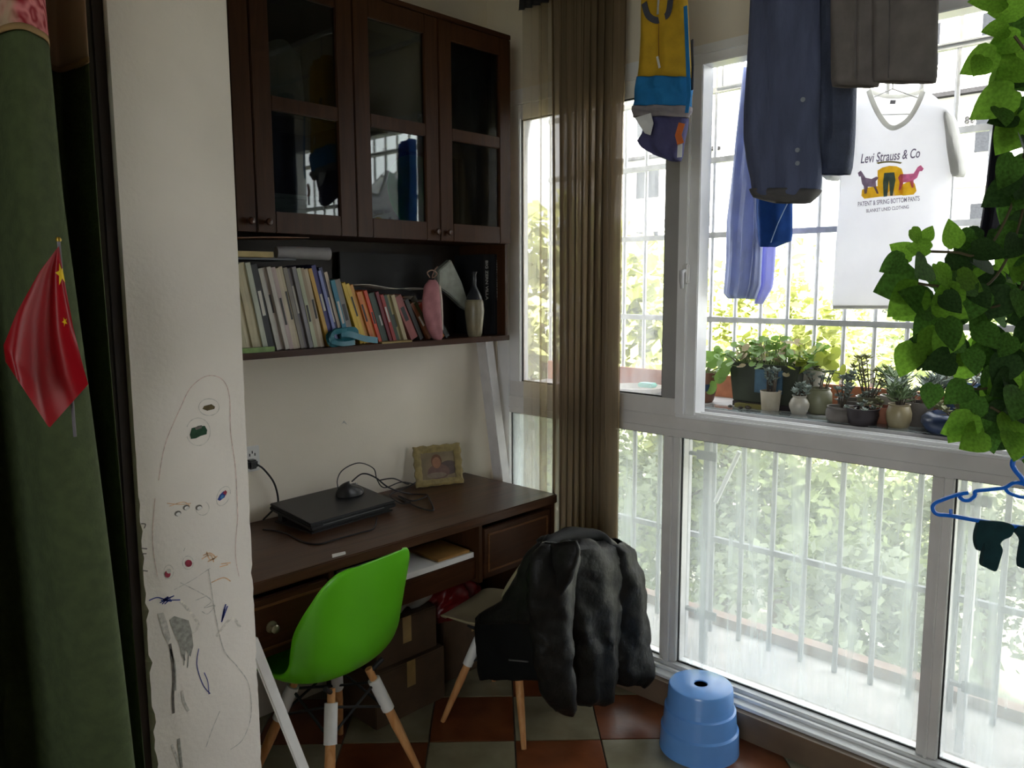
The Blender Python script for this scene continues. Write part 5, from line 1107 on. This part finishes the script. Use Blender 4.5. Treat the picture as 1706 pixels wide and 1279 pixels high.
e, c, r = pot(1450, 640, 2.86, [(.030,0),(.036,.004),(.040,.05),(.036,.056),(.046,.074)], SAGE, 'angular olive pot with a tall pale branching succulent'); rosettes(e, c, r*1.3, .16, SUC[2], 7, 9, .024, .012, 18, .3)
e, c, r = pot(1470, 690, 2.75, [(.028,0),(.034,.004),(.040,.05),(.042,.060)], TERR, 'reddish brown pot tucked behind the tan jar'); rosettes(e, c, r, .03, SUC[2], 8, 5, .016, .010, 8)
e, c, r = pot(1497, 700, 2.705, [(.026,0),(.030,.004),(.038,.028),(.0385,.052),(.033,.070),(.031,.074),(.034,.080)], TANP, 'tan barrel shaped jar with spiky green leaves'); rosettes(e, c, r*1.2, .07, SUC[1], 9, 9, .045, .009, 14, .4)
e, c, r = pot(1490, 640, 2.86, [(.034,0),(.04,.06),(.043,.085)], GLZ, 'whitish pot behind the tan jar'); rosettes(e, c, r*1.4, .09, SUC[1], 10, 8, .05, .010, 12, .4)
e, c, r = pot(1530, 690, 2.80, [(.034,0),(.042,.05),(.046,.08)], GREYP, 'grey pot with spiky leaves right of the tan jar'); rosettes(e, c, r*1.5, .09, SUC[0], 12, 9, .055, .010, 14, .4)
e, c, r = pot(1596, 705, 2.72, [(.072,0),(.088,.008),(.104,.032),(.102,.050),(.090,.062),(.078,.066)], BLUB, 'wide slate blue bowl at the right end of the sill'); rosettes(e, c, r*.7, .04, SUC[2], 13, 9, .022, .014, 12)
e, c, r = pot(1610, 660, 2.87, [(.05,0),(.058,.08),(.062,.14)], mat('sky_blue_pot', srgb(110,140,190), .5), 'pale blue pot at the back behind the trailing plant'); rosettes(e, c, r, .06, SUC[0], 14, 8, .03, .014, 12)
e, c, r = pot(1560, 650, 2.87, [(.04,0),(.046,.07),(.05,.10)], TERR, 'terracotta pot at the back behind the slate blue bowl'); rosettes(e, c, r*1.3, .12, SUC[0], 15, 9, .045, .010, 14)
# loose things on the sill: gravel lumps and a glass strip
gl_ = MB(); rs = random.Random(4); q = at(1200, 668, z=SH+.004)
for k in range(10): 
    p = Vector((2.74+rs.uniform(-.03,.04), q.y-.14+rs.uniform(-.045,.045), SH+.006)); gl_.lathe([(0,-.006),(.008,-.003),(.009,.003),(0,.007)], p, 7)
tag(gl_.build('bark_chips', SOIL), 'little heap of dark bark chips beside the trough', 'bark chips', kind='stuff')
ga, gb = at(1160, 690, x=2.62).y, at(1600, 690, x=2.62).y
tag(MB().box(2.655, 2.735, gb, ga, SH+.0005, SH+.006).build('glass_strip', glass('loose_glass', (.05,.25), tint=(.85,.92,.92,1), refl=1.6)), 'long strip of glass lying along the inner edge of the plant shelf', 'glass strip')
wd = MB().lathe([(0,0),(.09,0),(.11,.018),(.115,.03),(.108,.03),(.09,.008),(0,.008)], (2.83, at(1062,640,x=2.83).y, SH), 28)
tag(wd.build('wash_dish', GLZ, smooth=True), 'white dish on the shelf behind the narrow sash pane', 'dish')
q = at(1076, 636, x=2.82); tag(MB().box(2.80,2.85,q.y-.04,q.y+.03,SH+.031,SH+.05).build('soap_box', mat('mint_plastic', srgb(120,200,180), .5), bevel=.005), 'mint green soap box lying on the white dish', 'soap box')
# ================================================================== TRAILING HOUSE PLANT
HL = [mat('vine_leaf', (.06,.15,.022,1), .7, .3, 12, spec=.2, trans=.42), mat('vine_leaf_backlit', (.17,.36,.035,1), .7, .2, 12, spec=.2, trans=.6), mat('vine_leaf_deep', (.025,.062,.014,1), .7, .3, 12, spec=.2, trans=.25)]  # bright leaves carry the light behind them in their colour
def heart():
    """heart shaped leaf, stalk end at the origin, tip along +Y, length 1"""
    half = [(0,0,0),(.14,-.06,.02),(.30,-.02,.05),(.40,.14,.06),(.42,.32,.05),(.36,.52,.03),(.24,.72,.0),(.10,.90,-.05),(0,1,-.09)]
    mid = [(0,0,0),(0,.10,-.02),(0,.25,-.03),(0,.40,-.035),(0,.55,-.04),(0,.70,-.05),(0,.85,-.07),(0,1,-.09)]
    n_ = 8; vs = []; fs = []
    rowy = [0,.12,.28,.45,.62,.78,.9,1]
    def hw(y): return interp([(0,.20),(.05,.32),(.14,.40),(.3,.43),(.5,.375),(.7,.26),(.88,.11),(1,0)], y)[0]
    for y in rowy:
        w_ = hw(y); yo = -.06 if y == 0 else 0; zc = -.09*y*y
        for s in (-1,-.55,0,.55,1): vs.append(Vector((w_*s, y+(yo if abs(s) > .3 else 0)+(.02 if abs(s) == 1 and y < .1 else 0), zc+.16*abs(s)*w_-.10*(s*w_)**2)))
    for j in range(len(rowy)-1):
        for i in range(4): fs.append((j*5+i, j*5+i+1, (j+1)*5+i+1, (j+1)*5+i))
    return MB().add(vs, fs)
HLM = [heart().mesh('leaf', m_, smooth=True) for m_ in HL]
vn = empty('trailing_plant', at(1790, -120, f=1.62)); tag(vn, 'leafy trailing house plant hanging at the right edge before the window', 'plant')
rv = random.Random(21); count = [0]
def vleaf(px, py, Lpx, ang, kind, f=1.6, tilt=None):
    """leaf whose stalk end is at pixel (px,py), pointing ang degrees (0 right, 90 down), facing the room"""
    base = at(px, py, f=f); sz = Lpx*f/FPX
    a = rad(ang); d = (cR*math.cos(a) - cU*math.sin(a)); tl = tilt if tilt is not None else rv.gauss(0,.3)
    nrm = (-cF + cU*.25 + cR*rv.gauss(0,.25) + d*tl).normalized(); d = (d - nrm*d.dot(nrm)).normalized(); x = d.cross(nrm)
    o = bpy.data.objects.new('leaf', HLM[kind]); COL.objects.link(o); o.parent = vn
    M = Matrix((x, d, nrm)).transposed().to_4x4() @ Matrix.Diagonal((sz*rv.uniform(.95,1.12), sz, sz, 1)); M.translation = base - wloc(vn); o.matrix_local = M; count[0] += 1
    return base
# leaves that can be told apart at the fringe: (stalk px, py, length px, direction, plain)
FR = [(1677,2,62,190,1),(1706,18,58,200,1),(1680,48,48,175,1),(1700,60,60,160,1),(1660,88,62,160,1),(1690,80,60,110,1),(1672,115,70,95,1),(1640,95,40,120,1),(1706,110,70,150,1),(1690,150,80,150,1),(1690,170,70,175,1),(1706,200,75,130,1),(1665,180,52,100,0),(1690,205,60,120,2),(1706,240,70,140,2),(1690,260,62,110,0),(1706,290,70,120,2),(1680,290,50,100,2),
      (1518,382,34,50,1),(1540,400,30,300,1),(1550,415,42,200,1),(1520,428,44,215,1),(1508,430,48,160,0),(1590,412,52,260,1),(1590,420,60,75,2),(1618,412,60,30,2),(1560,440,52,70,1),(1545,438,62,145,0),(1530,470,92,165,0),(1535,480,80,140,1),(1545,500,64,160,1),(1560,505,58,40,1),(1555,515,82,195,0),(1560,525,64,130,0),
      (1540,560,62,100,2),(1560,545,66,100,1),(1575,530,60,80,0),(1590,545,64,120,1),(1600,560,60,150,0),(1590,600,60,170,2),(1522,572,64,105,1),(1580,580,62,140,2),(1570,490,46,50,2),(1600,480,60,150,1),(1595,460,60,20,1),(1620,470,70,160,0),(1555,480,44,320,0),
      (1612,640,54,140,0),(1556,640,46,105,0),(1630,660,60,120,0),(1620,690,64,130,1),(1650,690,56,110,0),(1680,690,70,100,1),(1640,720,64,150,1),(1645,715,44,80,0),(1690,720,60,110,1),(1700,650,70,120,0),(1665,640,64,100,1),(1690,620,58,140,1),(1625,700,60,160,1)]
for px, py, L_, a_, k in FR: vleaf(px, py, L_*.95, a_, k, 1.6+rv.uniform(-.06,.06))
# inner mass
def inside(px, py):
    l = interp([(0,1690),(250,1670),(330,1684),(390,1624),(420,1606),(480,1592),(560,1582),(640,1600),(690,1630),(740,1670)], py)[0]
    return px > l
n_in = 0
while n_in < 165:
    px, py = rv.uniform(1550, 1760), rv.uniform(0, 735)
    if not inside(px, py): continue
    if py < 380 and rv.random() < .35: continue
    if py > 590 and px < 1650: continue
    t = rv.random(); vleaf(px, py, rv.uniform(42,68), rv.uniform(40,190), 2 if t < .45 else (0 if t < .82 else 1), 1.62+rv.uniform(-.02,.20)); n_in += 1
VS = mat('vine_stem', srgb(84,76,50), .7)
def stem(pts, r=.0028): MB().tube(bez([at(px, py, f=f) for px, py, f in pts], 6), r, 6).build('stem', VS, vn, smooth=True)
top = [(1790,-120,1.62),(1740,40,1.63)]
stem(top+[(1715,200,1.64),(1690,330,1.64),(1640,420,1.63),(1590,420,1.61),(1530,418,1.6)]); stem(top+[(1720,260,1.66),(1690,400,1.66),(1640,478,1.63),(1560,476,1.6),(1530,472,1.6)])
stem(top+[(1730,300,1.68),(1700,480,1.68),(1620,520,1.63),(1575,540,1.6),(1545,560,1.6)]); stem(top+[(1740,350,1.7),(1720,560,1.7),(1660,640,1.66),(1600,645,1.6)]); stem(top+[(1745,400,1.68),(1735,600,1.66),(1700,690,1.62),(1650,678,1.6)]); stem(top+[(1720,90,1.6),(1690,60,1.6)])
hp = at(1790, -120, f=1.62)
MB().lathe([(.06,-.12),(.075,-.11),(.10,0),(.105,.0),(.10,-.01),(.07,-.10)], hp, 24).build('hanging_pot', WHITEP, vn, smooth=True)
for k in range(3):
    a_ = k*2.094; MB().tube([hp+Vector((.1*math.cos(a_),.1*math.sin(a_),0)), Vector((hp.x, hp.y, 2.95))], .0015, 5).build('wire', STEEL, vn)
# ------------------------------------------------------------------ blue hanger with dark socks
HF = 1.70
hb = empty('plastic_hanger', at(1692, 800, f=HF)); tag(hb, 'blue plastic hanger at the right edge with dark green socks', 'hanger')
HB = mat('blue_hanger_plastic', srgb(24,112,222), .3, .06, 10)
hp_ = lambda L_: [at(px, py, f=HF) for px, py in L_]
MB().tube(bez(hp_([(1706,806),(1690,804),(1674,812),(1650,815),(1626,818),(1624,826),(1614,833),(1604,832),(1598,826)]), 6), .0045, 8).build('shoulder', HB, hb, smooth=True)
MB().tube(bez(hp_([(1612,821),(1598,823),(1576,830),(1560,837),(1554,844),(1556,852),(1564,857),(1584,859),(1636,868),(1706,879),(1800,893),(1822,890),(1826,880),(1815,868),(1780,842),(1740,815),(1706,806)]), 6), .0045, 8).build('crossbar', HB, hb, smooth=True)
MB().tube(bez(hp_([(1674,812),(1680,820),(1694,826),(1706,828),(1720,824),(1726,812)]), 6), .004, 8).build('crossbar_loop', HB, hb, smooth=True)
MB().tube(hp_([(1584,857),(1584,848)]), .0035, 8).build('peg', HB, hb)
MB().tube(bez(hp_([(1708,808),(1702,796),(1692,784),(1687,774),(1690,764),(1700,759),(1712,760),(1722,768)]), 6), .0055, 8).build('hook', HB, hb, smooth=True)
MB().tube([at(1700,759,f=HF)+Vector((.0,.10,.0))*0+Vector((0,0,-.008)), at(1790,700,f=HF)], .003, 6).build('support_wire', STEEL, hb)
SK = mat('dark_teal_sock', srgb(14,56,60), .9, .15, 40, .2, 150, trans=.1)
nrm = -cF
def sock(poly, label, th=.014):
    pts = bez([at(px, py, f=HF) for px, py in poly+[poly[0]]], 4)[:-1]
    o = MB().prism([p-nrm*th/2 for p in pts], nrm*th).build('sock', SK, bevel=.004, smooth=50); tag(o, label, 'sock', 'dark green socks on the blue hanger')
sock([(1630,866),(1650,867),(1676,870),(1687,878),(1682,892),(1670,898),(1664,905),(1668,915),(1664,930),(1657,950),(1645,946),(1634,939),(1637,915),(1636,903),(1630,917),(1624,905),(1624,888)], 'dark green sock folded over the hanger bar, left one')
sock([(1694,876),(1720,878),(1730,900),(1724,940),(1700,945),(1696,935),(1698,915),(1700,898),(1690,884)], 'dark green sock cut by the right edge of the picture')
# sign board on the house opposite
sg = at(1600, 190, x=29.5); 
so_ = text_mesh('88888 U', .34, HS, Matrix.Identity(4), 'sign_lettering', None, .02)
so_.data.transform(Matrix(((0,0,-1,29.96),(-1,0,0,sg.y),(0,1,0,sg.z-.25),(0,0,0,1)))); so_.parent = hA; so_.matrix_parent_inverse = Matrix.Translation(-hA.location)
tag(so_, kind='stuff')
